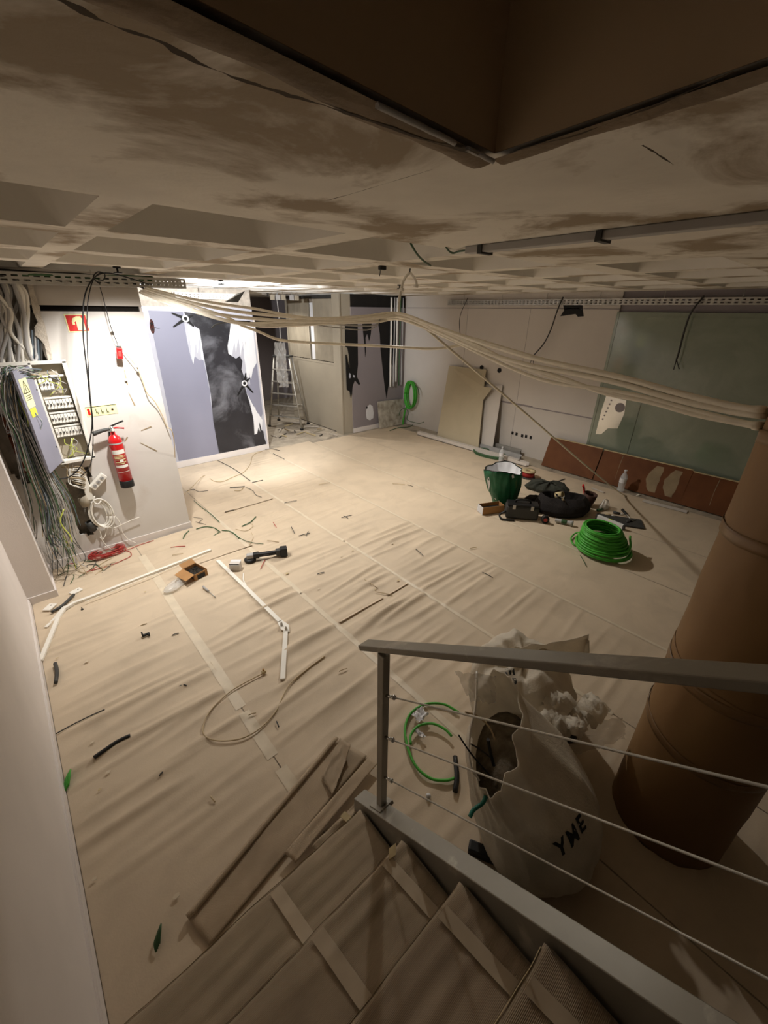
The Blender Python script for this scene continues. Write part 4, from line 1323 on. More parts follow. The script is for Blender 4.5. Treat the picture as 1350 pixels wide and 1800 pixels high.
MB().tube([Vector((exx - 0.02, exy, 0.775 + 0.66)), Vector((exx - 0.10, exy - 0.01, 0.775 + 0.655)), Vector((exx - 0.18, exy - 0.01, 0.775 + 0.635))], 0.016, 9, 5, r2=0.024).build('horn', 'dgrey', fe)
MB().cbox((exx - 0.03, exy + 0.05, 0.775 + 0.56), (exx + 0.03, YP - 0.001, 0.775 + 0.62), 0.004).build('wall_bracket', 'dgrey', fe)
lab(0.5, 0.515, 0, 360, 'grayc', 'bracket_strap', 0.003, fe)

# ================================================================ PASSAGE: LADDER, RUBBLE
ld = empty('step_ladder', (4.9, 9.0, 0))
tag(ld, 'dusty aluminium step ladder standing in the passage to the back room', 'ladder')
top = Vector((4.86, 9.0, 1.62))
fa, fb = Vector((4.55, 9.35, 0.01)), Vector((4.98, 8.55, 0.01))       # climbing side feet
ra_, rb_ = Vector((5.02, 9.75, 0.01)), Vector((5.42, 8.98, 0.01))      # support side feet
ta, tb = top + Vector((-0.10, 0.17, 0)), top + Vector((0.08, -0.19, 0))
ua, ub = ta + Vector((0.10, 0.05, 0)), tb + Vector((0.10, 0.05, 0))
for a, b in ((ta, fa), (tb, fb)):
    MB().tube([a, b], 0.024, 6, 1).build('stile', 'alu', ld)
for a, b in ((ua, ra_), (ub, rb_)):
    MB().tube([a, b], 0.019, 6, 1).build('rear_leg', 'alu', ld)
for k in range(1, 6):
    t = k / 6
    a, b = fa.lerp(ta, t), fb.lerp(tb, t)
    X = (b - a).normalized()
    m_ = Matrix.Translation((a + b) / 2) @ Matrix((X, Vector((0, 0, 1)).cross(X), Vector((0, 0, 1)))).transposed().to_4x4()
    h = (b - a).length / 2
    MB().cbox((-h, -0.04, -0.012), (h, 0.04, 0.012), 0.003, m_).build('step', 'alu', ld)
for t in (0.3, 0.62):
    MB().tube([ra_.lerp(ua, t), rb_.lerp(ub, t)], 0.012, 6, 1).build('rear_brace', 'alu', ld)
X = (tb - ta).normalized()
m_ = Matrix.Translation((ta + ub) / 2 + Vector((0, 0, 0.02))) @ Matrix((X, Vector((0, 0, 1)).cross(X), Vector((0, 0, 1)))).transposed().to_4x4()
MB().cbox((-0.22, -0.09, -0.02), (0.22, 0.09, 0.02), 0.006, m_).build('top_tray', 'dgrey', ld)
for p in (fa, fb, ra_, rb_):
    MB().cbox((-0.03, -0.03, -0.01), (0.03, 0.03, 0.03), 0.004, Matrix.Translation(p)).build('rubber_foot', 'black', ld)
# crumpled clear film hung on the ladder
fm = MB()


def filmf(u, v):
    p = Vector((4.72, 8.78, 1.95)) + Vector((0.16 * (u - 0.5), -0.18 * (u - 0.5), -0.95 * v))
    return p + Vector((0.07 * nz3(u * 5, v * 7, 1), 0.07 * nz3(u * 5, v * 7, 9), 0.02 * nz3(u * 7, v * 7, 4)))


tag(fm.grid(filmf, 14, 30).build('plastic_film', 'film'), 'crumpled clear plastic film hanging over the ladder', 'plastic film')
pts = [Vector((4.66, 8.6, 2.9)), Vector((4.68, 8.62, 2.5)), Vector((4.72, 8.70, 2.1)), Vector((4.74, 8.76, 1.9))]
tag(MB().tube(pts, 0.012, 6, 5).build('hanging_lead', 'grayc'), 'grey lead hanging from the ceiling above the ladder', 'cable')
rnd = random.Random(5)
for k in range(46):
    u, v = rnd.uniform(476, 590), rnd.uniform(700, 768)
    p = F(u, v, 0.012)
    if p.y < 7.9 and not (3.8 < p.x < 5.4 and p.y > 7.2):
        continue
    if p.x > 5.4 or p.x < 3.75 or p.y > 12.1:
        continue
    a = rnd.uniform(0, math.pi)
    l_ = rnd.uniform(0.10, 0.38)
    w_ = rnd.uniform(0.012, 0.035)
    o = MB().box((-l_ / 2, -w_ / 2, 0), (l_ / 2, w_ / 2, rnd.uniform(0.01, 0.03)), Matrix.Rotation(a, 4, 'Z') @ Matrix.Rotation(rnd.uniform(-0.04, 0.04), 4, 'Y')).build('rubble_splinter', rnd.choice(['beige', 'dgrey', 'edge', 'plaster', 'bmark']), origin=None)
    o.location = p
    tag(o, 'splinter of demolition rubble on the passage floor near the ladder', 'rubble', 'rubble splinters in the passage')
# clutter of junction boxes and wires above the passage
for k in range(5):
    u = 478 + 11 * k + rnd.uniform(-3, 3)
    p = WY(u, 519 + rnd.uniform(-2, 3), YB + 0.2)
    p.z = min(p.z, 2.8)
    o = MB().cbox((-0.04, -0.025, -0.045), (0.04, 0.025, 0.045), 0.006, Matrix.Translation(p)).tube([p + Vector((0, 0, 0.04)), p + Vector((0.01, 0.02, ZC - p.z))], 0.005, 5, 1).build('junction_box', 'grayc' if k % 2 else 'beige')
    tag(o, 'small junction box hanging at the head of the passage', 'junction box', 'junction boxes over the passage')

# ================================================================ FAR CORNER
cp = [(704, 0.022, 'pvc'), (709, 0.016, 'grayc'), (713, 0.02, 'pvc'), (718, 0.014, 'greend'), (722, 0.012, 'grayc')]
for n_, (u, r_, m) in enumerate(cp):
    x = 6.90 + 0.09 * n_
    y = YF - 0.05 - 0.01 * (n_ % 2)
    zb = 0.95 if n_ != 2 else 1.05
    o = MB().tube([Vector((x, y, 2.86)), Vector((x + 0.008, y, 2.1)), Vector((x, y, 1.5)), Vector((x + 0.01, y, zb))], r_, 8, 4).build('riser_pipe', m)
    tag(o, ['leftmost white riser pipe in the far corner', 'thin grey riser cable second from left in the far corner', 'thick white riser pipe in the middle of the far corner', 'dark green riser cable in the far corner', 'rightmost thin grey riser cable in the far corner'][n_], 'pipe')


def coil(name, label, ctr, ax, ay, turns, r, m, jit=0.01, thick=0.02, seed=1, cat='cable coil', rings=None):
    t = empty(name, ctr)
    tag(t, label, cat)
    rr = random.Random(seed)
    ctr, ax, ay = Vector(ctr), Vector(ax), Vector(ay)
    nn = ax.cross(ay).normalized()
    for k in range(turns):
        s_ = 1 + rr.uniform(-0.09, 0.09)
        o_ = nn * (thick * (k / max(1, turns - 1) - 0.5)) + ax * rr.uniform(-jit, jit) + ay * rr.uniform(-jit, jit)
        ph = rr.uniform(0, 6.28)
        pts = [ctr + o_ + (ax * math.cos(2 * math.pi * i / 16) + ay * math.sin(2 * math.pi * i / 16)) * s_ + nn * 0.006 * math.sin(2 * math.pi * i / 16 * 2 + ph) for i in range(17)]
        MB().tube(pts, r, 6, 3).build('turn', m, t)
    return t


hc = WX(722, 694, WRX - 0.12)
gc = coil('green_cable_coil', 'green cable coil hanging on the wall in the far corner', hc, (0.05, 0.20, 0), (0, 0, 0.30), 9, 0.013, M['greenw'], 0.03, 0.10, 2)
MB().tube([hc + Vector((0, 0.12, -0.25)), hc + Vector((-0.02, 0.2, -0.6)), hc + Vector((-0.05, 0.22, -1.0))], 0.022, 7, 4).build('tail', 'greenw', gc)
MB().tube([hc + Vector((0, -0.1, 0.25)), hc + Vector((-0.03, -0.25, 0.2)), hc + Vector((-0.05, -0.33, 0.05))], 0.01, 6, 4).build('tail', 'greend', gc)
for n_, (ps, lb_) in enumerate(((((690, 745), (700, 738), (716, 736), (728, 742), (720, 750), (700, 752), (685, 757)), 'loose green wire loop on the floor below the hanging coil'),
                                (((700, 735), (704, 722), (712, 718), (718, 726), (716, 738), (735, 744), (745, 742)), 'second loose green wire curling against the far corner'))):
    tag(MB().tube([F(u, max(v, 738), 0.014) if n_ == 0 else WX(u, v, WRX - 0.25) for u, v in ps], 0.008, 6, 5).build('green_wire', 'greend'), lb_, 'wire')
# small stone-patterned board leaning in the corner
pl = [(663, 706), (714, 700), (712, 748), (664, 753)]
b0, b1 = F(664, 753, 0.014), F(708, 744, 0.014)
b0.y = b1.y = YF - 0.16
t0, t1 = WY(663, 706, YF - 0.03), WY(709, 701, YF - 0.03)
lbd = MB().plate([b0, b1, t1, t0], (0, -1, 0.15), 0.012).build('marbled_board', mat('marbled_grey_laminate', (196, 190, 176), rough=0.5, var=0.3, scale=9, c2=(140, 130, 114)))
tag(lbd, 'small marbled grey board leaning against the far grey wall', 'board')

# ================================================================ RIGHT WALL: BOARDS, TRUNKING LENGTHS
# leaning plasterboard
b0, b1 = F(764, 757, 0.05), F(858, 776, 0.05)
b0.x = b1.x = 6.98
b0.y = 6.02
b1.y = 4.87
t0, t1 = WX(790, 643, WRX - 0.05), WX(855, 650, WRX - 0.05)
lp0 = empty('leaning_plasterboard', b0)
tag(lp0, 'large beige plasterboard sheet leaning against the white right wall', 'board')
MB().plate([b0, b1, b1.lerp(t1, 0.62), WX(866, 682, 7.22), WX(851, 680, 7.25), t1, t0], (-1, 0, 0.25), 0.013).build('sheet', 'sheet', lp0)
b2, b3 = Vector((7.12, 5.55, 0.02)), Vector((7.12, 4.62, 0.02))
t2, t3 = WX(812, 672, WRX - 0.03), WX(884, 678, WRX - 0.03)
tag(MB().plate([b2, b3, t3, t2], (-1, 0, 0.2), 0.012).build('white_board', 'paint_r'), 'off-white board propped behind the beige plasterboard sheet', 'board')
# lengths of trunking and channel on the floor along the wall
for n_, (ua, ub, z, m, lb_, hh, ww) in enumerate((
        ((742, 762), (951, 810), 0.0, 'paint_r', 'long white trunking length lying in front along the right wall', 0.07, 0.09),
        ((860, 774), (950, 795), 0.0, 'grayc', 'grey ribbed duct length lying behind the white trunking', 0.10, 0.06),
        ((858, 768), (948, 790), 0.0, 'galv', 'metal channel length lying against the right wall', 0.14, 0.04))):
    a, b = F(*ua, 0.012), F(*ub, 0.012)
    off = [6.86, 7.08, 7.26][n_]
    a.x = b.x = off
    tk = empty('trunking_length', a)
    tag(tk, lb_, 'trunking')
    MB().box((off - ww / 2, b.y, 0.012), (off + ww / 2, a.y, 0.02)).box((off - ww / 2, b.y, 0.012), (off - ww / 2 + 0.004, a.y, 0.012 + hh)).box((off + ww / 2 - 0.004, b.y, 0.012), (off + ww / 2, a.y, 0.012 + hh)).build('channel', m, tk)
    if n_ == 0:
        MB().box((off - ww / 2 - 0.002, b.y + 0.2, 0.012 + hh), (off + ww / 2 + 0.002, a.y, 0.018 + hh)).build('lid', m, tk)
    if n_ == 1:
        k = b.y + 0.03
        while k < a.y:
            MB().box((off - ww / 2 - 0.003, k, 0.03), (off - ww / 2, k + 0.02, 0.012 + hh - 0.01)).build('rib', m, tk)
            k += 0.05
# row of red-brown laminate boards leaning at the wall foot
for n_, (ua, ub, ta_, tb_, lb_) in enumerate((
        ((949, 819), (1035, 846), (957, 770), (1041, 791), 'leftmost red-brown laminate board leaning at the wall foot'),
        ((1036, 847), (1186, 893), (1060, 795), (1190, 827), 'middle red-brown laminate board, the widest, under the glass'),
        ((1186, 893), (1285, 918), (1207, 832), (1292, 850), 'rightmost red-brown laminate board beside the wrapped column'))):
    y0, y1 = F(*ua, 0.01).y, F(*ub, 0.01).y
    if n_ == 2:
        y1 = -0.3
    xb_, xt_ = 7.12, 7.30
    h_ = WX(*ta_, 7.2).z
    h_ = 0.50 if h_ < 0.3 or h_ > 0.7 else h_
    bd = empty('laminate_board', (xb_, y0, 0.012))
    tag(bd, lb_, 'board')
    MB().plate([Vector((xb_, y0, 0.012)), Vector((xb_, y1, 0.012)), Vector((xt_, y1, 0.012 + h_)), Vector((xt_, y0, 0.012 + h_))], Vector((-h_, 0, xt_ - xb_)).normalized(), 0.018).build('panel', 'brownb', bd)
    nn = Vector((-h_, 0, xt_ - xb_)).normalized()
    MB().box((xt_ - 0.02, y1, 0.012 + h_ + 0.006), (xt_ + 0.0, y0, 0.012 + h_ + 0.02)).build('raw_edge', 'edge', bd)
    if n_ == 1:
        for (ya_, yb2) in ((y1 + 0.12, y1 + 0.30), (y1 + 0.36, y1 + 0.55)):
            def tornf(u, v, ya_=ya_, yb2=yb2):
                t = 0.12 + 0.78 * v
                c0 = Vector((xb_, 0, 0.012)).lerp(Vector((xt_, 0, 0.012 + h_)), t)
                yw = ya_ + (yb2 - ya_) * u * (0.5 + 0.5 * math.sin(math.pi * v)) + 0.02 * nz3(v * 5, ya_ * 9, u)
                return c0 + nn * (0.0195 + 0.004 * abs(nz3(u * 5, v * 7, ya_))) + Vector((0, yw, 0))
            mbx = MB().grid(tornf, 6, 12)
            mbx.build('torn_paper', 'bmark', bd)
    for yy in ([y0 - 0.33] if n_ == 1 else [y0 - 0.35] if n_ == 2 else []):
        c0, c1 = Vector((xb_, yy, 0.1)) + nn * 0.019, Vector((xt_, yy + 0.01, 0.0 + h_)) + nn * 0.019
        c0.x = xb_ + (xt_ - xb_) * 0.18 - 0.012
        MB().tube([c0, c0.lerp(c1, 0.5) + Vector((0, 0.008, 0)), c1 - Vector((0.01, 0, 0.01))], 0.006, 5, 4).build('glue_line', 'bmark', bd)
# bright reflection on the glass, built as a chrome plate
gpl = empty('glass_reflection', WX(1080, 715, WRX - 0.02))
tag(gpl, 'bright reflection with round spot, modelled as a metal plate on the greenish glass', 'plate')
cc = crop(960, 680, 340 / 1350)
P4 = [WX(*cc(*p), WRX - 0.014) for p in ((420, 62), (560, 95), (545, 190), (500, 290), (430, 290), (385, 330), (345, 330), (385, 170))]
MB().plate(P4, (-1, 0, 0), 0.003).build('plate', 'chrome', gpl)  # chrome shape standing in for the reflection
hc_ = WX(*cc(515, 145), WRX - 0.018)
MB().lathe([(0.075, 0), (0.075, 0.003)], Matrix.Translation(hc_) @ Matrix.Rotation(-math.pi / 2, 4, 'Y'), 18).build('reflection_spot', 'greyv', gpl)
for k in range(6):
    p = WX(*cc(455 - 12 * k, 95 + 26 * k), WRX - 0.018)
    MB().lathe([(0.014, 0), (0.014, 0.003)], Matrix.Translation(p) @ Matrix.Rotation(-math.pi / 2, 4, 'Y'), 8).build('screw_hole', 'greyv', gpl)  # grey dots within the modelled reflection
MB().box((WRX - 0.02, WX(1122, 720, WRX).y - 0.02, 0.5), (WRX - 0.0135, WX(1122, 720, WRX).y + 0.02, 1.45)).build('door_stile', 'glass', gpl)
# dangling wires at the right wall
for n_, (ps, r_, lb_) in enumerate((
        ([(990, 522), (980, 545), (968, 580), (955, 605), (935, 628)], 0.011, 'dark twin wire dangling from the tray before the white wall'),
        ([(1238, 520), (1225, 535), (1212, 555), (1202, 585), (1193, 620), (1189, 632)], 0.012, 'dark twin wire dangling from the tray before the glass'),
        ([(822, 524), (809, 555), (808, 580), (812, 600)], 0.006, 'thin dark wire hanging near the far end of the tray'))):
    t = MB().tube([WX(*ps[0], WRX - 0.058)] + [WX(u, v, WRX - 0.12) for u, v in ps[1:]], r_, 6, 6)
    u, v = ps[-1]
    if n_ < 2:
        t.tube([WX(u, v, WRX - 0.12), WX(u - 5, v + 18, WRX - 0.12)], r_ * 0.6, 5, 1).tube([WX(u, v, WRX - 0.12), WX(u + 5, v + 17, WRX - 0.12)], r_ * 0.6, 5, 1)
    tag(t.build('dangling_wire', 'dgrey'), lb_, 'wire')

# ================================================================ TOOLS AND BAGS AT THE FAR FLOOR
def sackmesh(rows, d1, d2, fold=0.02, seed=0.0, n=72, sub=4, zt=None):
    """rows: (z, cx, cy, a, b); smooth skin over ellipses with creases"""
    d1, d2 = Vector((*d1, 0)), Vector((*d2, 0))
    rr = []
    for i in range(len(rows) - 1):
        for k in range(sub):
            t = k / sub
            t2 = t
            rr.append([rows[i][j] + (rows[i + 1][j] - rows[i][j]) * t2 for j in range(5)])
    rr.append(list(rows[-1]))
    vv = []
    for ri, (z, cx_, cy_, a, b) in enumerate(rr):
        f_ = ri / (len(rr) - 1)
        for k in range(n):
            th = 2 * math.pi * k / n
            p = Vector((cx_, cy_, z)) + d1 * (a * math.cos(th)) + d2 * (b * math.sin(th))
            o_ = Vector((math.cos(th), math.sin(th), 0))
            w_ = fold * (0.3 + 0.9 * f_) * (nz3(math.cos(th) * 2.2, math.sin(th) * 2.2, z * 3 + seed) + 0.6 * nz3(math.cos(th) * 5, math.sin(th) * 5, z * 5 + seed))
            w_ += fold * 0.5 * (1 - abs(2 * nz3(math.cos(th) * 3 + seed, math.sin(th) * 3, z * 2))) * f_
            q = p + (d1 * math.cos(th) + d2 * math.sin(th)) * w_
            if zt:
                q.z += zt(f_, th)
            q.z = max(q.z, 0.014)
            vv.append(q)
    ff = [(i * n + k, i * n + (k + 1) % n, (i + 1) * n + (k + 1) % n, (i + 1) * n + k) for i in range(len(rr) - 1) for k in range(n)]
    ff.append(tuple(reversed(range(n))))
    m_ = MB()
    m_.add(vv, ff, True)
    return m_


# green sack with white lining
gb = empty('green_sack', (5.06, 3.02, 0.012))
tag(gb, 'torn green plastic sack with white lining standing open on the floor', 'sack')
rows = [(0.014, 5.08, 3.0, 0.15, 0.15), (0.1, 5.08, 3.0, 0.18, 0.17), (0.25, 5.06, 3.02, 0.22, 0.2), (0.42, 5.05, 3.03, 0.245, 0.22), (0.56, 5.05, 3.04, 0.255, 0.23)]
gm = sackmesh(rows, (0.75, -0.66), (0.66, 0.75), 0.04, 3.0, zt=lambda f_, th: -0.05 * f_ * math.cos(th * 2 + 1) * 0.6)
gbo = gm.build('shell', 'greenbag', gb, solid=0.004)
rows2 = [(0.35, 5.055, 3.025, 0.20, 0.18), (0.45, 5.05, 3.03, 0.235, 0.21), (0.555, 5.05, 3.04, 0.247, 0.222)]
g2 = sackmesh(rows2, (0.75, -0.66), (0.66, 0.75), 0.036, 3.0, zt=lambda f_, th: -0.05 * f_ * math.cos(th * 2 + 1) * 0.6)
g2.build('lining', 'white', gb)
pts = [Vector(gm.v[-72 + k]) + Vector((0, 0, 0.002)) for k in range(72)]
MB().tube(pts + [pts[0]], 0.006, 5, 1).build('rim', 'black', gb)


def project(ob_mesh, u, v):
    """point and outward normal where the sight line through a picture point meets a mesh"""
    bv_ = BVHTree.FromPolygons([Vector(q) for q in ob_mesh.v], ob_mesh.f)
    r = ray(u, v).normalized()
    h = bv_.ray_cast(EY, r)
    if h[0] is None:
        return None, None
    nn = h[1] if h[1].dot(r) < 0 else -h[1]
    return h[0], nn


def patch(ob_mesh, px_, name, m, parent, off=0.006, th=0.002):
    pp = [project(ob_mesh, u, v) for u, v in px_]
    pp = [(p + n_ * off) for p, n_ in pp if p is not None]
    if len(pp) < 3:
        return
    c = sum(pp, Vector()) / len(pp)
    n_ = (EY - c).normalized()
    MB().plate(pp, n_, th).build(name, m, parent)


patch(gm, [(856, 842), (860, 838), (862, 850), (860, 862), (855, 868), (853, 862)], 'tear', 'white', gb)
patch(gm, [(863, 884), (869, 875), (878, 880), (880, 888), (870, 890)], 'tear', 'white', gb)
patch(gm, [(899, 836), (902, 833), (904, 839), (900, 841)], 'tear', 'white', gb)
patch(gm, [(906, 846), (909, 838), (908, 856), (905, 862)], 'tear', 'greend', gb)

# small carton in front of the sack
p = F(862, 899, 0.012)
sbx = empty('small_carton', p)
tag(sbx, 'small open carton on the floor before the green sack', 'carton')
m_ = Matrix.Translation(p) @ Matrix.Rotation(math.radians(-25), 4, 'Z')
w_, d_, h_ = 0.17, 0.075, 0.11
mb = MB()
for a, b in (((-w_, -d_, 0), (w_, d_, 0.004)), ((-w_, -d_, 0), (w_, -d_ + 0.004, h_)), ((-w_, d_ - 0.004, 0), (w_, d_, h_)), ((w_ - 0.004, -d_, 0), (w_, d_, h_))):
    mb.box(a, b, m_)
mb.build('box', 'cardp', sbx)
MB().box((-w_ - 0.003, -d_, 0), (-w_ + 0.003, d_, h_), m_).build('white_end', 'white', sbx)
MB().box((-w_ * 0.9, -d_ * 0.9, 0.004), (w_ * 0.9, d_ * 0.9, h_ * 0.55), m_).build('contents', 'dark', sbx)

# black tool case with handle
p = F(915, 908, 0.012)
tc = empty('tool_case', p)
tag(tc, 'dark grey tool case with carry handle between the sack and the tool bag', 'case')
m_ = Matrix.Translation(p) @ Matrix.Rotation(math.radians(-52), 4, 'Z')
MB().cbox((-0.22, -0.10, 0), (0.22, 0.10, 0.19), 0.03, m_).build('body', 'dgrey', tc)
MB().cbox((-0.21, -0.09, 0.185), (0.21, 0.09, 0.215), 0.012, m_).build('lid', 'black', tc)
MB().tube([m_ @ Vector(q) for q in ((-0.1, 0, 0.21), (-0.09, 0, 0.25), (0, 0, 0.262), (0.09, 0, 0.25), (0.1, 0, 0.21))], 0.013, 7, 4).build('handle', 'black', tc)
for k in (-1, 1):
    MB().cbox((k * 0.12 - 0.02, -0.108, 0.15), (k * 0.12 + 0.02, -0.098, 0.21), 0.003, m_).build('latch', 'galv', tc)
MB().tube([m_ @ Vector(q) for q in ((-0.22, -0.08, 0.1), (-0.3, -0.1, 0.05), (-0.26, -0.16, 0.01), (-0.1, -0.15, 0.006))], 0.014, 6, 4).build('strap', 'black', tc)

# slumped black tool bag
p = F(985, 898, 0.012)
tb = empty('tool_bag', p)
tag(tb, 'slumped open black tool bag full of tools', 'tool bag')
d1_ = (0.62, -0.78)
d2_ = (0.78, 0.62)
rows = [(0.014, p.x, p.y, 0.34, 0.24), (0.08, p.x, p.y, 0.38, 0.27), (0.17, p.x + 0.02, p.y, 0.36, 0.24), (0.235, p.x + 0.03, p.y + 0.02, 0.31, 0.18), (0.25, p.x + 0.03, p.y + 0.02, 0.29, 0.15), (0.17, p.x + 0.03, p.y + 0.02, 0.27, 0.14), (0.10, p.x + 0.03, p.y + 0.02, 0.23, 0.11)]
tm = sackmesh(rows, d1_, d2_, 0.04, 8.0)
tm.build('bag_shell', 'blackfab', tb)
MB().lathe([(0.2, 0.11), (0.01, 0.115)], Matrix.Translation((p.x + 0.03, p.y + 0.02, 0)) , 16).build('bag_bottom', 'blackfab', tb)
sh_ = F(946, 884, 0.012)
rows = [(0.014, sh_.x, sh_.y, 0.19, 0.12), (0.05, sh_.x, sh_.y, 0.20, 0.12), (0.10, sh_.x, sh_.y, 0.14, 0.08), (0.12, sh_.x, sh_.y, 0.03, 0.02)]
sackmesh(rows, (0.35, -0.94), (0.94, 0.35), 0.03, 4.0).build('side_flap', 'blackfab', tb)
tpq = Vector((p.x, p.y + 0.03, 0.23))
tool = MB().lathe([(0.035, -0.05), (0.05, -0.05), (0.05, 0.05), (0.035, 0.05), (0.035, -0.05)], Matrix.Translation(tpq + Vector((0, 0.03, 0.01))) @ Matrix.Rotation(1.1, 4, 'X'), 18, False, False).build('tape_reel', 'edge')
tag(tool, 'cream roll of tape sticking out of the black tool bag', 'tape roll')
rnd = random.Random(9)
for k in range(5):
    a = tpq + Vector((rnd.uniform(-0.14, 0.16), rnd.uniform(-0.14, 0.06), -0.02))
    b = a + Vector((rnd.uniform(-0.12, 0.12), rnd.uniform(-0.12, 0.12), rnd.uniform(0.04, 0.09)))
    hnd = MB().tube([a, a.lerp(b, 0.6)], 0.014, 8, 1).tube([a.lerp(b, 0.6), b], 0.008, 6, 1).build('hand_tool', ['dgrey', 'black', 'galv', 'tan', 'dgrey'][k])
    tag(hnd, ['grey-handled tool lying in the black tool bag', 'black-handled tool lying in the tool bag', 'bright metal tool in the tool bag', 'tan-handled tool in the tool bag', 'thin grey tool at the edge of the tool bag'][k], 'tool')
# dark jacket heap behind the bag
jp = F(962, 862, 0.012)
rows = [(0.014, jp.x, jp.y, 0.30, 0.16), (0.06, jp.x, jp.y, 0.33, 0.17), (0.12, jp.x + 0.02, jp.y, 0.24, 0.11), (0.15, jp.x + 0.03, jp.y, 0.08, 0.04), (0.152, jp.x + 0.03, jp.y, 0.01, 0.01)]
tag(sackmesh(rows, (0.5, -0.86), (0.86, 0.5), 0.13, 12.0).build('dark_cloth', mat('dark_green_grey_cloth', (58, 60, 52), rough=0.95, var=0.3, scale=20, bump=0.3, bscale=50)), 'dark crumpled cloth on the floor behind the tool bag', 'cloth')
# cup with pens beside the bag
p = F(1030, 888, 0.012)
cu = empty('tool_pouch', p)
tag(cu, 'round brown pouch holding red-handled pliers beside the tool bag', 'pouch')
MB().lathe([(0.07, 0), (0.09, 0.1), (0.095, 0.2), (0.085, 0.2), (0.08, 0.05)], Matrix.Translation(p) @ Matrix.Rotation(0.15, 4, 'X'), 18).build('pouch', mat('brown_leather', (70, 44, 34), rough=0.7), cu)
for k, (dx, dy) in enumerate(((-0.03, 0.03), (0.02, 0.05))):
    MB().tube([p + Vector((dx, dy, 0.1)), p + Vector((dx - 0.02, dy + 0.03, 0.24)), p + Vector((dx - 0.05, dy + 0.05, 0.31))], 0.013, 7, 4).build('plier_handle', 'red', cu)
# round black gadget and white-green plug before the bag
p = F(957, 919, 0.012)
tg2 = empty('measuring_tape', p)
tag(tg2, 'small round black tape measure before the tool bag', 'tape measure')
m_ = Matrix.Translation(p + Vector((0, 0, 0.055))) @ Matrix.Rotation(math.radians(38), 4, 'Z') @ Matrix.Rotation(math.pi / 2, 4, 'Y')
MB().lathe([(0.02, -0.028), (0.052, -0.026), (0.055, 0), (0.052, 0.026), (0.02, 0.028)], m_, 20).build('case', 'black', tg2)
MB().lathe([(0.026, 0.028), (0.026, 0.031)], m_, 14).lathe([(0.026, -0.031), (0.026, -0.028)], m_, 14).build('badge', 'redw', tg2)
p = F(990, 921, 0.012)
wb2 = empty('hand_torch', p)
tag(wb2, 'small white and grey torch lying before the tool bag', 'torch')
m_ = Matrix.Translation(p + Vector((0, 0, 0.035))) @ Matrix.Rotation(math.radians(-70), 4, 'Z') @ Matrix.Rotation(math.pi / 2, 4, 'Y')
MB().lathe([(0.02, -0.11), (0.024, -0.1), (0.024, 0.06), (0.034, 0.09), (0.034, 0.12), (0.028, 0.12)], m_, 16).build('barrel', 'grayc', wb2)
MB().lathe([(0.025, -0.03), (0.027, -0.02), (0.027, 0.03), (0.025, 0.04)], m_, 16).build('grip', 'greend', wb2)
MB().lathe([(0.03, 0.118), (0.03, 0.122)], m_, 16).build('lens', 'white', wb2)

# spirit level across a litter of small tools
a, b = F(1049, 910, 0.03), F(1096, 929, 0.03)
lv = empty('spirit_level', (a + b) / 2)
tag(lv, 'shiny aluminium spirit level lying among small tools', 'spirit level')
X = (b - a).normalized()
h = (b - a).length / 2
m_ = Matrix.Translation((a + b) / 2) @ Matrix((X, Vector((0, 0, 1)).cross(X), Vector((0, 0, 1)))).transposed().to_4x4()
MB().cbox((-h, -0.02, -0.016), (h, 0.02, 0.05), 0.004, m_).build('bar', mat('bright_level_body', (226, 227, 226), rough=0.35, metal=0.15, var=0.03), lv)
for s_ in (-1, 1):
    MB().cbox((s_ * h - 0.012, -0.022, -0.018), (s_ * h + 0.012, 0.022, 0.052), 0.004, m_).build('end_cap', 'dgrey', lv)
MB().tube([m_ @ Vector((-0.03, 0, 0.05)), m_ @ Vector((0.03, 0, 0.05))], 0.008, 8, 1).build('vial', 'ygw', lv)
tools = [((1050, 897), (1068, 893), 'greend', 'green-handled pliers behind the spirit level'), ((1078, 900), (1100, 905), 'dgrey', 'grey screwdriver behind the spirit level'),
         ((1094, 896), (1108, 912), 'black', 'black coiled strap end right of the spirit level'), ((1064, 903), (1082, 908), 'tan', 'tan-handled chisel behind the spirit level'),
         ((1100, 918), (1118, 914), 'dgrey', 'dark pliers right of the spirit level'), ((1034, 918), (1044, 912), 'black', 'black pen left of the spirit level')]
for (ua, ub, m, lb_) in tools:
    a, b = F(*ua, 0.03), F(*ub, 0.03)
    t = empty('hand_tool', a)
    tag(t, lb_, 'tool')
    MB().tube([a, a.lerp(b, 0.55)], 0.02, 8, 1, r2=0.016).build('grip', m, t)
    MB().tube([a.lerp(b, 0.5), b], 0.010, 6, 1, r2=0.006).build('shaft', 'galv', t)
p = F(1090, 916, 0.014)
tag(MB().cbox((-0.28, -0.14, 0), (0.28, 0.14, 0.012), 0.004, Matrix.Translation(p) @ Matrix.Rotation(math.radians(-62), 4, 'Z')).build('tool_tray', 'dgrey'), 'flat dark tray under the small tools and level', 'tray')
p = F(1067, 895, 0.012)
tag(sackmesh([(0.014, p.x, p.y + 0.05, 0.10, 0.06), (0.06, p.x, p.y + 0.05, 0.11, 0.06), (0.13, p.x, p.y + 0.05, 0.06, 0.03), (0.15, p.x, p.y + 0.05, 0.02, 0.01)], (1, 0), (0, 1), 0.02, 2).build('clear_bag', 'film'), 'small clear plastic bag standing behind the spirit level', 'plastic bag')

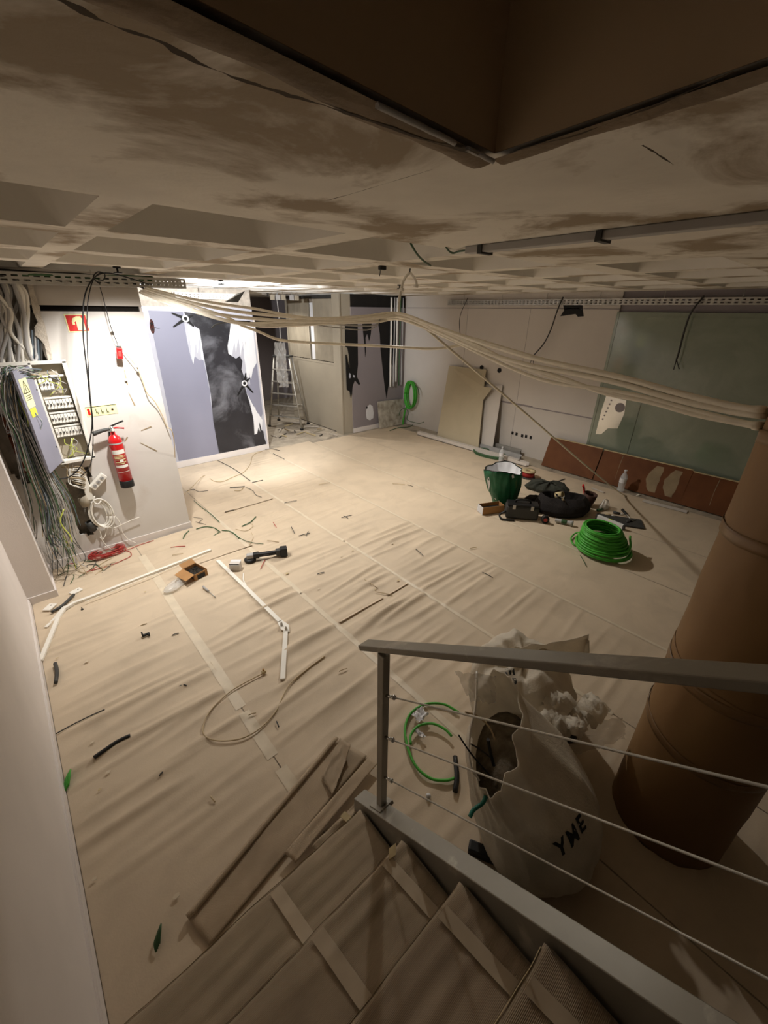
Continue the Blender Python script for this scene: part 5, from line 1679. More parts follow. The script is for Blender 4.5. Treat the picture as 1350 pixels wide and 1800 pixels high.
# big bright green coil
cgc = F(1058, 966, 0.012)
gcl = empty('green_cable_reel', cgc)
tag(gcl, 'big bright green coil of cable standing on the paper floor', 'cable coil')
rnd = random.Random(4)
for k in range(15):
    z = 0.03 + 0.019 * k
    R0 = 0.29 - 0.006 * k if k > 3 else 0.305 - 0.005 * k
    ex_, ey_ = rnd.uniform(-0.012, 0.012), rnd.uniform(-0.012, 0.012)
    tl = rnd.uniform(-0.012, 0.012)
    pts = [cgc + Vector((ex_ - 0.004 * k + R0 * math.cos(2 * math.pi * i / 20), ey_ + 0.003 * k + R0 * math.sin(2 * math.pi * i / 20), z + tl * math.cos(2 * math.pi * i / 20 + k))) for i in range(21)]
    MB().tube(pts, 0.0125, 7, 2).build('turn', 'greenw', gcl)
    if k % 2 == 0:
        pts = [cgc + Vector((ex_ - 0.004 * k + (R0 - 0.022) * math.cos(2 * math.pi * i / 20), ey_ + 0.003 * k + (R0 - 0.022) * math.sin(2 * math.pi * i / 20), z + 0.008)) for i in range(21)]
        MB().tube(pts, 0.0125, 7, 2).build('turn', 'greenw', gcl)
MB().tube([cgc + Vector((-0.28, 0.05, 0.05)), cgc + Vector((-0.1, -0.285, 0.14)), cgc + Vector((0.2, -0.2, 0.2))], 0.0125, 7, 8).build('cross_turn', 'greenw', gcl)
MB().tube([cgc + Vector((-0.26, 0.1, 0.22)), F(1016, 936, 0.06), F(1004, 945, 0.03), F(1008, 957, 0.02), F(1022, 960, 0.02), cgc + Vector((-0.3, -0.02, 0.03))], 0.010, 7, 6).build('free_end', 'greenw', gcl)

# dark green hose ring, bottles, red spool
cdc = F(861, 799, 0.02)
coil('dark_green_ring', 'dark green hose ring lying flat near the right wall trunking', cdc + Vector((0, 0, 0.015)), (0.19, 0, 0), (0, 0.34, 0), 3, 0.017, M['greend'], 0.008, 0.03, 5, 'hose')


def bottle(p, h, r, label, tilt=0.0):
    b_ = empty('water_bottle', p)
    tag(b_, label, 'bottle')
    m_ = Matrix.Translation(p) @ Matrix.Rotation(tilt, 4, 'Y')
    MB().lathe([(r * 0.9, 0), (r, 0.02), (r * 0.94, h * 0.2), (r, h * 0.32), (r, h * 0.62), (r * 0.8, h * 0.76), (r * 0.36, h * 0.88), (r * 0.36, h * 0.95)], m_, 18).build('bottle_body', 'pet', b_)
    MB().lathe([(r * 0.42, h * 0.94), (r * 0.42, h)], m_, 14).build('cap', 'white', b_)
    MB().lathe([(r * 1.01, h * 0.42), (r * 1.01, h * 0.62)], m_, 18, False, False).build('wrapper', 'white', b_)


bottle(F(1090, 863, 0.012), 0.36, 0.052, 'clear water bottle standing before the red-brown boards')
bottle(F(880, 812, 0.012), 0.30, 0.048, 'clear plastic bottle near the dark green hose ring')
p = F(928, 839, 0.012)
sp = empty('red_wire_spool', p)
tag(sp, 'red cable spool with pale top standing behind the green sack', 'spool')
MB().lathe([(0.1, 0.02), (0.1, 0.11)], Matrix.Translation(p), 24).build('winding', mat('deep_red_winding', (150, 36, 34), rough=0.6), sp)
MB().lathe([(0.115, 0), (0.115, 0.02)], Matrix.Translation(p), 24).build('flange', 'dgrey', sp)
MB().lathe([(0.04, 0.11), (0.115, 0.11), (0.115, 0.13), (0.04, 0.13), (0.04, 0.02)], Matrix.Translation(p), 24, False, False).build('flange', 'edge', sp)
# flat strips and flakes near the boards
for n_, (a, b, lb_) in enumerate((((1130, 880), (1208, 900), 'white flat strip on the floor before the middle laminate board'), ((1040, 858), (1062, 866), 'short white strip on the floor below the diagonal cable'), ((975, 848), (993, 842), 'thin dark offcut on the floor below the leftmost laminate board'))):
    A, B = F(*a, 0.012), F(*b, 0.012)
    dn = (B - A).normalized().cross(Vector((0, 0, 1))) * (0.05 if n_ == 0 else 0.02 if n_ == 1 else 0.008)
    tag(MB().plate([A + dn, A - dn, B - dn, B + dn], (0, 0, 1), 0.006).build('floor_strip', ['paint_r', 'paint_r', 'dgrey'][n_]), lb_, 'strip')

# ================================================================ RUBBLE SACKS BY THE STAIR
d1_, d2_ = Vector((0.85, 0.53)), Vector((-0.53, 0.85))
rows = [(0.014, 1.47, 0.40, 0.25, 0.22), (0.05, 1.47, 0.40, 0.31, 0.28), (0.18, 1.48, 0.40, 0.36, 0.32), (0.32, 1.47, 0.43, 0.37, 0.32), (0.45, 1.44, 0.49, 0.35, 0.27), (0.56, 1.40, 0.57, 0.32, 0.20), (0.65, 1.37, 0.63, 0.30, 0.14), (0.72, 1.36, 0.66, 0.29, 0.11)]
fs = empty('rubble_sack', (1.47, 0.4, 0.012))
tag(fs, 'full white woven sack with wires sticking out, nearest the stair', 'sack')
s1 = sackmesh(rows, d1_, d2_, 0.03, 20.0, n=96, sub=5, zt=lambda f_, th: (0.07 * math.cos(th) - 0.04 * math.sin(th)) * max(0, f_ - 0.4) / 0.6 + 0.012 * f_ * math.sin(7 * th))
s1.build('sack_skin', 'sack', fs, solid=0.004)
MB().lathe([(0.30, 0.50), (0.2, 0.57), (0.02, 0.60)], Matrix.Translation((1.40, 0.57, 0)) @ Matrix.Scale(0.55, 4, (-0.53, 0.85, 0)), 20).build('debris', mat('grey_debris', (118, 108, 92), rough=0.95, var=0.6, scale=14, bump=0.8, bscale=30), fs)
# translucent flap at the far end of the mouth
fp = [(800, 1180), (818, 1172), (850, 1185), (868, 1200), (872, 1235), (838, 1228), (824, 1225), (812, 1205)]


def flapf(u, v):
    a = F(800 + 70 * u, 1180 + 8 * u, 0.86)
    b = F(826 + 46 * u, 1232 + 4 * u, 0.74)
    q = a.lerp(b, v)
    return q + Vector((0.02 * nz3(u * 6, v * 6), 0.02 * nz3(u * 6, v * 6, 5), 0.025 * nz3(u * 7, v * 5, 8)))


MB().grid(flapf, 12, 10).build('film_flap', 'film', fs)
for n_, (ps, z0, z1, r_, m) in enumerate((
        ([(806, 1292), (826, 1322), (846, 1346), (866, 1368)], 0.80, 0.58, 0.004, 'black'),
        ([(858, 1300), (862, 1322), (868, 1345)], 0.78, 0.6, 0.009, 'black'),
        ([(828, 1308), (845, 1318), (868, 1336)], 0.75, 0.62, 0.004, 'dgrey'),
        ([(818, 1252), (838, 1258), (860, 1278), (870, 1300)], 0.78, 0.66, 0.005, 'tan'),
        ([(838, 1180), (836, 1240), (826, 1290), (826, 1340), (842, 1372)], 0.85, 0.6, 0.006, 'pvc'),
        ([(826, 1436), (832, 1424), (848, 1412), (854, 1400)], 0.60, 0.62, 0.010, 'teal'))):
    k = len(ps) - 1
    pts = [F(u, v, z0 + (z1 - z0) * i / k) for i, (u, v) in enumerate(ps)]
    MB().tube(pts, r_, 6, 5).build('debris_wire', m, fs)
# second sack
rows = [(0.014, 2.08, 0.86, 0.28, 0.24), (0.05, 2.08, 0.86, 0.35, 0.31), (0.16, 2.08, 0.86, 0.40, 0.34), (0.30, 2.07, 0.87, 0.40, 0.34), (0.43, 2.04, 0.89, 0.35, 0.29), (0.52, 2.02, 0.90, 0.27, 0.22), (0.55, 2.02, 0.90, 0.19, 0.15), (0.53, 2.03, 0.89, 0.12, 0.09), (0.52, 2.04, 0.88, 0.02, 0.02)]
bs = empty('rubble_sack', (2.12, 0.8, 0.012))
tag(bs, 'second white woven sack, behind the handrail, heaped with torn white plastic', 'sack')
s2 = sackmesh(rows, (0.9, 0.44), (-0.44, 0.9), 0.04, 33.0, n=96, sub=5, zt=lambda f_, th: 0.05 * f_ * nz3(math.cos(th) * 2, math.sin(th) * 2, 3) + 0.02 * f_ * math.sin(5 * th))
s2.build('sack_skin', 'sack', bs, solid=0.004)


def earf(u, v):
    a = F(905 + 130 * u, 1135 - 20 * u * u, 0.62)
    b = F(900 + 120 * u, 1170 + 6 * u, 0.42)
    return a.lerp(b, v) + Vector((0.02 * nz3(u * 5, v * 5, 2), 0.02 * nz3(u * 5, v * 4, 7), 0.02 * nz3(u * 6, v * 4, 9)))


MB().grid(earf, 14, 6).build('ear_flap', 'sack', bs, solid=0.004)


def earf2(u, v):
    a = F(1024 + 12 * u, 1120 + 6 * u, 0.60)
    b = F(1018 + 18 * u, 1165, 0.42)
    return a.lerp(b, v) + Vector((0.012 * nz3(u * 5, v * 5, 12), 0, 0))


MB().grid(earf2, 4, 6).build('ear_flap', 'sack', bs, solid=0.004)
rnd = random.Random(14)
for k in range(11):
    u, v = rnd.uniform(955, 1045), rnd.uniform(1215, 1290)
    p = F(u, v, 0.42 + rnd.uniform(-0.04, 0.05))
    w_ = rnd.uniform(0.05, 0.11)

    def crum(a, b, p=p, w_=w_, k=k):
        return p + Vector(((a - 0.5) * 2 * w_, (b - 0.5) * 2 * w_, 0.05 * nz3(a * 4 + k, b * 4, k) + 0.05 - 0.10 * ((a - 0.5) ** 2 + (b - 0.5) ** 2)))
    MB().grid(crum, 7, 7).build('torn_plastic', 'sack', bs)


def skirt(u, v):
    a = F(985 + 110 * u, 1268 - 6 * u, 0.34)
    b = F(1000 + 100 * u, 1330 - 30 * u, 0.08)
    return a.lerp(b, v) + Vector((0.02 * nz3(u * 5, v * 5, 22), 0.03 * nz3(u * 5, v * 4, 27), 0.03 * nz3(u * 6, v * 4, 29)))


MB().grid(skirt, 14, 10).build('film_flap', 'film', bs)
# dark rubber offcut between the sacks
p = F(968, 1300, 0.36)
qa = project(s2, 975, 1296)[0] or project(s1, 975, 1296)[0] or F(975, 1296, 0.3)
tag(MB().cbox((-0.13, -0.045, -0.012), (0.13, 0.045, 0.03), 0.02, Matrix.Translation(qa) @ Matrix.Rotation(math.radians(-35), 4, 'Z') @ Matrix.Rotation(0.35, 4, 'X')).build('rubber_piece', 'dgrey'), 'dark rubber piece wedged between the two white sacks', 'rubber piece')


# printed letters wrapped on the sacks
def letters(txt, surf, px_o, px_x, size, name, parent):
    o_, n0 = project(surf, *px_o)
    x_, n1 = project(surf, *px_x)
    if o_ is None or x_ is None:
        return
    cu_ = bpy.data.curves.new('letters', 'FONT')
    cu_.body = txt
    cu_.size = size
    cu_.align_x = 'CENTER'
    cu_.offset = 0.003
    cu_.space_character = 1.35
    to = bpy.data.objects.new('letters', cu_)
    col.objects.link(to)
    dg = bpy.context.evaluated_depsgraph_get()
    me = bpy.data.meshes.new_from_object(to.evaluated_get(dg))
    bpy.data.objects.remove(to)
    bm_ = bmesh.new()
    bm_.from_mesh(me)
    bmesh.ops.triangulate(bm_, faces=list(bm_.faces))
    bmesh.ops.subdivide_edges(bm_, edges=[e for e in bm_.edges if e.calc_length() > size * 0.2], cuts=2)
    X = (x_ - o_).normalized()
    N_ = (n0 + n1).normalized()
    X = (X - N_ * X.dot(N_)).normalized()
    Y = N_.cross(X)
    bv_ = BVHTree.FromPolygons([Vector(q) for q in surf.v], surf.f)
    for q in bm_.verts:
        w_ = o_ + X * q.co.x + Y * q.co.y
        h = bv_.ray_cast(w_ + N_ * 0.25, -N_)
        q.co = (h[0] + N_ * 0.0045) if h[0] is not None else w_
    m2 = bpy.data.meshes.new(name)
    bm_.to_mesh(m2)
    bm_.free()
    m2.materials.append(M['ink'])
    ob = bpy.data.objects.new(name, m2)
    col.objects.link(ob)
    ob.parent = parent
    ob.matrix_parent_inverse = Matrix.Translation(-WL[parent.name])


letters('YME', s1, (1010, 1482), (1030, 1452), 0.095, 'printed_letters', fs)
letters('ERI', s2, (890, 1195), (892, 1215), 0.085, 'printed_letters', bs)

# green hose rings by the front sack
rg = empty('green_hose', F(770, 1310))
tag(rg, 'loose green hose loops on the floor between the rail post and the sack', 'hose')
MB().tube([F(u, v, 0.025) for u, v in ((806, 1252), (780, 1238), (748, 1238), (722, 1254), (712, 1282), (718, 1318), (732, 1348), (756, 1368), (782, 1372), (800, 1368))], 0.009, 7, 6).build('outer_loop', 'greenw', rg)
MB().tube([F(u, v, 0.04) for u, v in ((722, 1308), (722, 1292), (736, 1276), (760, 1272), (782, 1282), (794, 1294))], 0.009, 7, 6).build('inner_loop', 'greenw', rg)


def crumple(px0, w_, h_, name, label, m, cat, seed, z=0.02, rot=0.0):
    p = F(*px0, 0.014)

    def fn(a, b):
        q = Vector(((a - 0.5) * w_, (b - 0.5) * h_, z * (1.2 + nz3(a * 4 + seed, b * 4) + 0.5 * nz3(a * 9, b * 9, seed))))
        q = Matrix.Rotation(rot, 3, 'Z') @ q
        q += Vector((0.1 * w_ * nz3(a * 3, b * 3, seed), 0.1 * h_ * nz3(a * 3, b * 3, seed + 4), 0))
        return p + q
    o = MB().grid(fn, 12, 10).build(name, m)
    tag(o, label, cat)
    return o


crumple((738, 1262), 0.10, 0.08, 'crumpled_wrapper', 'crumpled white wrapper inside the green hose loop', 'white', 'wrapper', 3, 0.03)
crumple((737, 1292), 0.03, 0.09, 'crumpled_wrapper', 'torn strip of white wrapper inside the green hose loop', 'white', 'wrapper', 5, 0.02)
tag(MB().lathe([(0.012, 0), (0.016, 0.008), (0.010, 0.018), (0.002, 0.02)], Matrix.Translation(F(753, 1400)), 8).build('plaster_crumb', 'white'), 'white plaster crumb on the floor beside the rail post', 'crumb')
tag(MB().tube([F(800, 1330, 0.03), F(803, 1365, 0.03), F(800, 1392, 0.02)], 0.016, 7, 4).build('hose_end', 'black'), 'black hose end beside the front sack', 'hose')
# dark bits under the front sack
tag(MB().cbox((-0.2, -0.03, 0), (0.2, 0.03, 0.05), 0.01, Matrix.Translation(F(890, 1520, 0.012)) @ Matrix.Rotation(math.radians(-62), 4, 'Z')).build('dark_strap', 'black'), 'black strap lying under the front sack', 'strap')

# ================================================================ LEFT FLOOR: TRUNKING, TOOLS, OFFCUTS
def bar(name, pts, w_, h_, m, parent=None, z=0.012):
    """flat rectangular trunking lid along floor points (mitred)"""
    P = [Vector((p.x, p.y, z)) for p in pts]
    L_, R_ = [], []
    for i, p in enumerate(P):
        d = (P[min(i + 1, len(P) - 1)] - P[max(i - 1, 0)]).normalized()
        n_ = Vector((-d.y, d.x, 0))
        L_.append(p + n_ * w_ / 2)
        R_.append(p - n_ * w_ / 2)
    mb = MB()
    vv = L_ + R_ + [q + Vector((0, 0, h_)) for q in L_] + [q + Vector((0, 0, h_)) for q in R_]
    k = len(P)
    ff = []
    for i in range(k - 1):
        ff += [(2 * k + i, 3 * k + i, 3 * k + i + 1, 2 * k + i + 1), (i, i + 1, k + i + 1, k + i), (i, 2 * k + i, 2 * k + i + 1, i + 1), (k + i, k + i + 1, 3 * k + i + 1, 3 * k + i)]
    ff += [(0, k, 3 * k, 2 * k), (k - 1, 3 * k - 1, 4 * k - 1, 2 * k - 1)]
    mb.add(vv, ff)
    o = mb.build(name, m, parent)
    bmx = bmesh.new()
    bmx.from_mesh(o.data)
    bmesh.ops.recalc_face_normals(bmx, faces=bmx.faces)
    bmx.to_mesh(o.data)
    bmx.free()
    return o


t1 = empty('white_trunking', F(120, 1066))
tag(t1, 'long white trunking bent near the left wall, pointing to the cardboard box', 'trunking')
bar('long_arm', [F(113, 1072), F(130, 1062), F(160, 1051), F(371, 968)], 0.035, 0.022, 'pvc', t1)
bar('short_arm', [F(116, 1068), F(104, 1085), F(72, 1163)], 0.032, 0.02, 'pvc', t1)
bar('lid_strip', [F(150, 1058, 0.034), F(250, 1019, 0.034), F(365, 974, 0.034)], 0.008, 0.003, 'cream', t1, 0.036)
o = bar('spare_lid', [F(112, 1068), F(96, 1088), F(81, 1103)], 0.025, 0.008, 'pvc')
tag(o, 'short white trunking lid beside the bend of the long trunking', 'trunking')
t2 = empty('white_trunking', F(498, 1102))
tag(t2, 'white trunking bent in the middle of the floor with small screw fittings', 'trunking')
bar('long_arm', [F(383, 987), F(440, 1042), F(492, 1094)], 0.038, 0.02, 'pvc', t2)
bar('short_arm', [F(503, 1104), F(500, 1150), F(497, 1196)], 0.038, 0.02, 'pvc', t2)
mb = MB().plate([F(488, 1096, 0.014), F(494, 1090, 0.014), F(508, 1100, 0.014), F(509, 1112, 0.014), F(494, 1108, 0.014)], (0, 0, 1), 0.012)
mb.build('corner_tab', 'pvc', t2)
for u, v in ((495, 1099), (503, 1107)):
    MB().lathe([(0.012, 0), (0.012, 0.018), (0.006, 0.03), (0.006, 0.04)], Matrix.Translation(F(u, v, 0.028)), 10).build('screw_fitting', 'galv', t2)
o = MB().tube([F(428, 1008, 0.014), F(428, 1020, 0.014), F(433, 1030, 0.014)], 0.008, 6, 4).build('curled_strip', 'pvc')
tag(o, 'small curled white strip beside the white trunking', 'strip')

# carton of screws
cb0, cb1, cb2 = F(306, 1000, 0.012), F(344, 1023, 0.012), F(366, 1011, 0.012)
bx = empty('screw_carton', cb1)
tag(bx, 'open brown carton full of dark screws on the paper floor', 'carton')
ex_ = (cb2 - cb1)
ey_ = Vector((-ex_.y, ex_.x, 0)).normalized() * 0.19
ex_n = ex_.normalized()
W_ = max(0.13, ex_.length)
m_ = Matrix.Translation(cb1) @ Matrix((ex_n, ey_.normalized(), Vector((0, 0, 1)))).transposed().to_4x4()
D_, H_ = 0.20, 0.085
mb = MB()
for a, b in (((0, 0, 0), (W_, D_, 0.004)), ((0, 0, 0), (W_, 0.004, H_)), ((0, D_ - 0.004, 0), (W_, D_, H_)), ((0, 0, 0), (0.004, D_, H_)), ((W_ - 0.004, 0, 0), (W_, D_, H_))):
    mb.box(a, b, m_)
mb.build('box', 'cardp', bx)
MB().box((0.03, -0.0015, 0.015), (W_ - 0.03, 0.0, H_ - 0.02), m_).build('print', 'ink', bx)
MB().box((-0.0015, 0.02, 0.02), (0.0, 0.06, H_ - 0.02), m_).build('print', 'ink', bx)
for nm, pa, pb, hinge in (('flap', (0, 0, 0), (W_, 0, 0), (0, -0.07, 0.02)), ('flap', (0, 0, 0), (0, D_, 0), (-0.10, 0.0, -0.02)), ('flap', (0, D_, 0), (W_, D_, 0), (0, 0.06, 0.03))):
    a, b, hv = Vector(pa), Vector(pb), Vector(hinge)
    if hinge[1] == -0.07:
        continue
    q = [a + Vector((0, 0, H_)), b + Vector((0, 0, H_)), b + Vector((0, 0, H_)) + hv, a + Vector((0, 0, H_)) + hv]
    MB().plate([m_ @ k for k in q], (0, 0, 1), 0.003).build(nm, 'cardp', bx)
sc = MB()
rnd = random.Random(2)
sc.box((0.006, 0.006, 0.004), (W_ - 0.006, D_ - 0.006, H_ * 0.6), m_)
for k in range(60):
    p = Vector((rnd.uniform(0.02, W_ - 0.02), rnd.uniform(0.02, D_ - 0.02), H_ * 0.62 + rnd.uniform(0, 0.012)))
    a = rnd.uniform(0, 6.28)
    q = p + Vector((math.cos(a), math.sin(a), rnd.uniform(-0.2, 0.3))) * 0.022
    q.x, q.y = min(max(q.x, 0.01), W_ - 0.01), min(max(q.y, 0.01), D_ - 0.01)
    sc.tube([m_ @ p, m_ @ q], 0.0022, 4, 1)
scs = sc.build('screws', 'screw')
tag(scs, 'heap of dark screws filling the open brown carton', 'screws', kind='stuff')
# clear bag by the carton
pbm = F(312, 1028, 0.012)
rows = [(0.014, pbm.x, pbm.y, 0.15, 0.07), (0.03, pbm.x, pbm.y, 0.165, 0.08), (0.05, pbm.x, pbm.y, 0.13, 0.05), (0.06, pbm.x, pbm.y, 0.05, 0.02), (0.062, pbm.x, pbm.y, 0.01, 0.005)]
tag(sackmesh(rows, (0.86, 0.5), (-0.5, 0.86), 0.03, 41.0).build('clear_bag', 'film'), 'crumpled clear plastic bag lying beside the carton of screws', 'plastic bag')
# small white carton
p = F(415, 1000, 0.012)
wc = empty('white_carton', p)
tag(wc, 'small white carton with open lid beside the grinder', 'carton')
m_ = Matrix.Translation(p) @ Matrix.Rotation(math.radians(-40), 4, 'Z')
MB().cbox((-0.055, -0.04, 0), (0.055, 0.04, 0.085), 0.002, m_).build('box', 'paint_r', wc)
MB().box((-0.055, -0.045, 0.086), (0.055, 0.05, 0.089), m_ @ Matrix.Translation((0, 0.04, 0.086)) @ Matrix.Rotation(0.18, 4, 'X') @ Matrix.Translation((0, -0.04, -0.086))).build('lid', 'white', wc)
MB().box((-0.053, -0.041, 0.078), (0.053, -0.039, 0.087), m_).build('gap', 'dark', wc)
# screwdriver
a, b = F(357, 1031, 0.024), F(379, 1050, 0.018)
sd = empty('screwdriver', a)
tag(sd, 'grey screwdriver lying on the floor below the carton of screws', 'screwdriver')
MB().tube([a, a.lerp(b, 0.45)], 0.012, 8, 1, r2=0.010).build('handle', 'grayc', sd)
MB().tube([a.lerp(b, 0.45), b], 0.004, 6, 1).build('blade', 'galv', sd)

# cordless grinder
g0, g1 = F(440, 985, 0.012), F(501, 976, 0.012)
gr = empty('cordless_grinder', g0)
tag(gr, 'black cordless angle grinder lying on the paper floor', 'power tool')
X = (g1 - g0)
LG = X.length
X = Vector((X.x, X.y, 0)).normalized()
m_ = Matrix.Translation(Vector((g0.x, g0.y, 0.012))) @ Matrix((X, Vector((0, 0, 1)).cross(X), Vector((0, 0, 1)))).transposed().to_4x4()
MB().lathe([(0.02, 0), (0.066, 0.004), (0.068, 0.02), (0.05, 0.03), (0.02, 0.034)], m_ @ Matrix.Translation((0.0, 0, 0.0)), 24).build('disc_guard', 'black', gr)
MB().lathe([(0.055, -0.001), (0.055, 0.002)], m_, 24).build('disc', 'dgrey', gr)
MB().cbox((-0.035, -0.03, 0.03), (0.045, 0.03, 0.085), 0.012, m_).build('gear_head', 'grayc', gr)
MB().cbox((0.035, -0.034, 0.025), (0.11, 0.034, 0.09), 0.016, m_).build('collar', 'black', gr)
MB().cbox((0.09, -0.026, 0.032), (LG - 0.09, 0.026, 0.08), 0.016, m_).build('grip', 'black', gr)
MB().cbox((LG - 0.10, -0.034, 0.022), (LG - 0.04, 0.034, 0.095), 0.012, m_).build('tail', 'dgrey', gr)
MB().cbox((LG - 0.05, -0.042, 0.0), (LG + 0.03, 0.042, 0.11), 0.010, m_).build('battery', 'black', gr)
MB().cbox((0.15, -0.03, 0.045), (0.21, -0.022, 0.06), 0.003, m_).build('trigger', 'dgrey', gr)

# conduit offcuts, tubes, plates
bits = [
    ('conduit_offcut', [(165, 1332), (185, 1318), (206, 1304), (229, 1293)], 0.013, 'black', 'black corrugated conduit offcut on the near left floor'),
    ('conduit_offcut', [(97, 1166), (100, 1182), (98, 1200)], 0.014, 'dgrey', 'short dark grey conduit piece beside the left skirting'),
    ('conduit_offcut', [(90, 1076), (110, 1064), (130, 1045)], 0.013, 'dgrey', 'grey pipe offcut by the foot of the left pier'),
    ('thin_stick', [(98, 1290), (125, 1275), (155, 1260), (184, 1247)], 0.004, 'dgrey', 'thin dark stick leaning from the left skirting across the floor'),
    ('beige_lead', [(465, 1182), (440, 1195), (410, 1212), (385, 1233), (368, 1252), (358, 1272), (358, 1290), (372, 1300), (400, 1302), (430, 1296), (460, 1278), (485, 1250), (498, 1222), (512, 1200), (540, 1176), (571, 1153)], 0.0048, 'tan', 'long beige lead lying in a big loop on the floor'),
]
for nm, ps, r_, m, lb_ in bits:
    tag(MB().tube([F(u, v, 0.012 + r_ + 0.002) for u, v in ps], r_, 8, 6).build(nm, m), lb_, 'cable' if 'lead' in nm else 'offcut')
p = F(464, 1183, 0.012)
pg = empty('lead_plug', p)
tag(pg, 'small brown plug at the end of the beige lead loop', 'plug')
MB().cbox((-0.016, -0.013, 0), (0.016, 0.013, 0.024), 0.004, Matrix.Translation(p)).build('body', 'edge', pg)
MB().lathe([(0.008, 0), (0.008, 0.016)], Matrix.Translation(p + Vector((0.0, 0.004, 0.022))), 8).build('terminal', 'cardp', pg)
for n_, (px0, lb_) in enumerate((((134, 1040), 'white junction plate on the floor by the pipe offcut, farther one'), ((88, 1068), 'white junction plate against the left pier foot'))):
    p = F(*px0, 0.014)
    jp_ = empty('junction_plate', p)
    tag(jp_, lb_, 'plate')
    m_ = Matrix.Translation(p) @ Matrix.Rotation(math.radians(20 + 30 * n_), 4, 'Z')
    MB().cbox((-0.05, -0.035, 0), (0.05, 0.035, 0.012), 0.003, m_).build('plate', 'pvc', jp_)
    MB().lathe([(0.006, 0), (0.006, 0.003)], m_ @ Matrix.Translation((0.02, 0.0, 0.012)), 8).build('screw_hole', 'dark', jp_)
# dark bracket and odd bits
p = F(257, 1117, 0.012)
bk_ = MB().cbox((-0.03, -0.008, 0), (0.03, 0.008, 0.02), 0.003, Matrix.Translation(p)).cbox((-0.03, -0.008, 0), (-0.018, 0.03, 0.035), 0.003, Matrix.Translation(p)).cbox((0.012, -0.03, 0), (0.026, 0.0, 0.025), 0.003, Matrix.Translation(p))
tag(bk_.build('pipe_clip', 'black'), 'small black pipe clip on the open floor', 'clip')
for n_, (px0, lb_) in enumerate((((145, 1072), 'dark screw under the bend of the long white trunking'),)):
    p = F(*px0, 0.012)
    tag(MB().lathe([(0.012, 0), (0.012, 0.008), (0.005, 0.01), (0.004, 0.03)], Matrix.Translation(p), 8).build('bolt', 'black'), lb_, 'bolt')
# green leaf-like scraps
for n_, (px0, lb_, L_, rot) in enumerate((((112, 1378), 'green cable scrap against the left skirting', 0.11, 1.35), ((280, 1652), 'green cable scrap on the near floor by the stair', 0.07, 1.2))):
    p = F(*px0, 0.016)
    if n_ == 0:
        p.x = max(p.x, WLX + 0.035)
    d = Vector((math.cos(rot), math.sin(rot), 0)) * L_ / 2
    mb = MB()
    for k in range(4):
        o_ = Vector((0.006 * (k - 1.5), 0.004 * k, 0.004 * k))
        mb.tube([p - d + o_, p + o_ * 2 + Vector((0, 0, 0.006)), p + d + o_], 0.005, 5, 4)
    tag(mb.build('green_scrap', 'greenw' if n_ == 0 else 'greend'), lb_, 'scrap')

# green and dark offcuts near the board wall corner
offs = [
    ([(345, 930), (360, 926), (376, 928), (387, 935)], 0.007, 'greend'), ([(390, 932), (404, 934), (414, 940), (420, 946)], 0.007, 'greend'),
    ([(425, 925), (440, 918), (450, 908)], 0.007, 'greend'), ([(415, 942), (430, 950), (445, 954), (463, 956)], 0.004, 'greend'),
    ([(322, 948), (325, 940), (332, 933)], 0.007, 'greend'), ([(369, 946), (378, 940), (386, 935)], 0.005, 'greend'),
    ([(414, 930), (432, 933), (444, 926), (443, 920)], 0.003, 'tan'), ([(442, 936), (445, 945), (440, 955), (437, 962)], 0.003, 'tan'),
    ([(329, 863), (340, 860), (350, 864), (366, 862)], 0.004, 'dgrey'), ([(404, 857), (418, 856), (430, 855)], 0.008, 'dgrey'),
    ([(412, 862), (422, 862), (428, 857)], 0.006, 'tan'), ([(433, 857), (444, 862), (450, 870), (460, 874)], 0.004, 'dgrey'),
    ([(341, 880), (355, 892), (370, 903), (386, 918)], 0.005, 'greend'), ([(340, 909), (356, 912), (350, 918), (358, 921)], 0.003, 'dgrey'),
    ([(344, 917), (354, 920), (362, 922)], 0.003, 'dgrey'), ([(382, 809), (398, 817), (414, 826), (440, 845)], 0.005, 'dgrey'),
    ([(443, 848), (452, 846), (462, 844)], 0.006, 'dgrey'), ([(466, 790), (478, 789), (492, 792)], 0.005, 'dgrey'),
    ([(480, 797), (492, 803), (500, 807)], 0.004, 'dgrey'),
]
for k, (ps, r_, m) in enumerate(offs):
    tag(MB().tube([F(u, v, 0.012 + r_) for u, v in ps], r_, 6, 5).build('wire_offcut', m),
        {'greend': 'green wire offcut on the floor by the corner of the board wall', 'tan': 'tan wire offcut on the floor by the corner of the board wall', 'dgrey': 'dark wire offcut on the floor before the torn lavender wall'}[m], 'wire offcut',
        {'greend': 'green offcuts by the board wall', 'tan': 'tan offcuts by the board wall', 'dgrey': 'dark offcuts before the lavender wall'}[m])
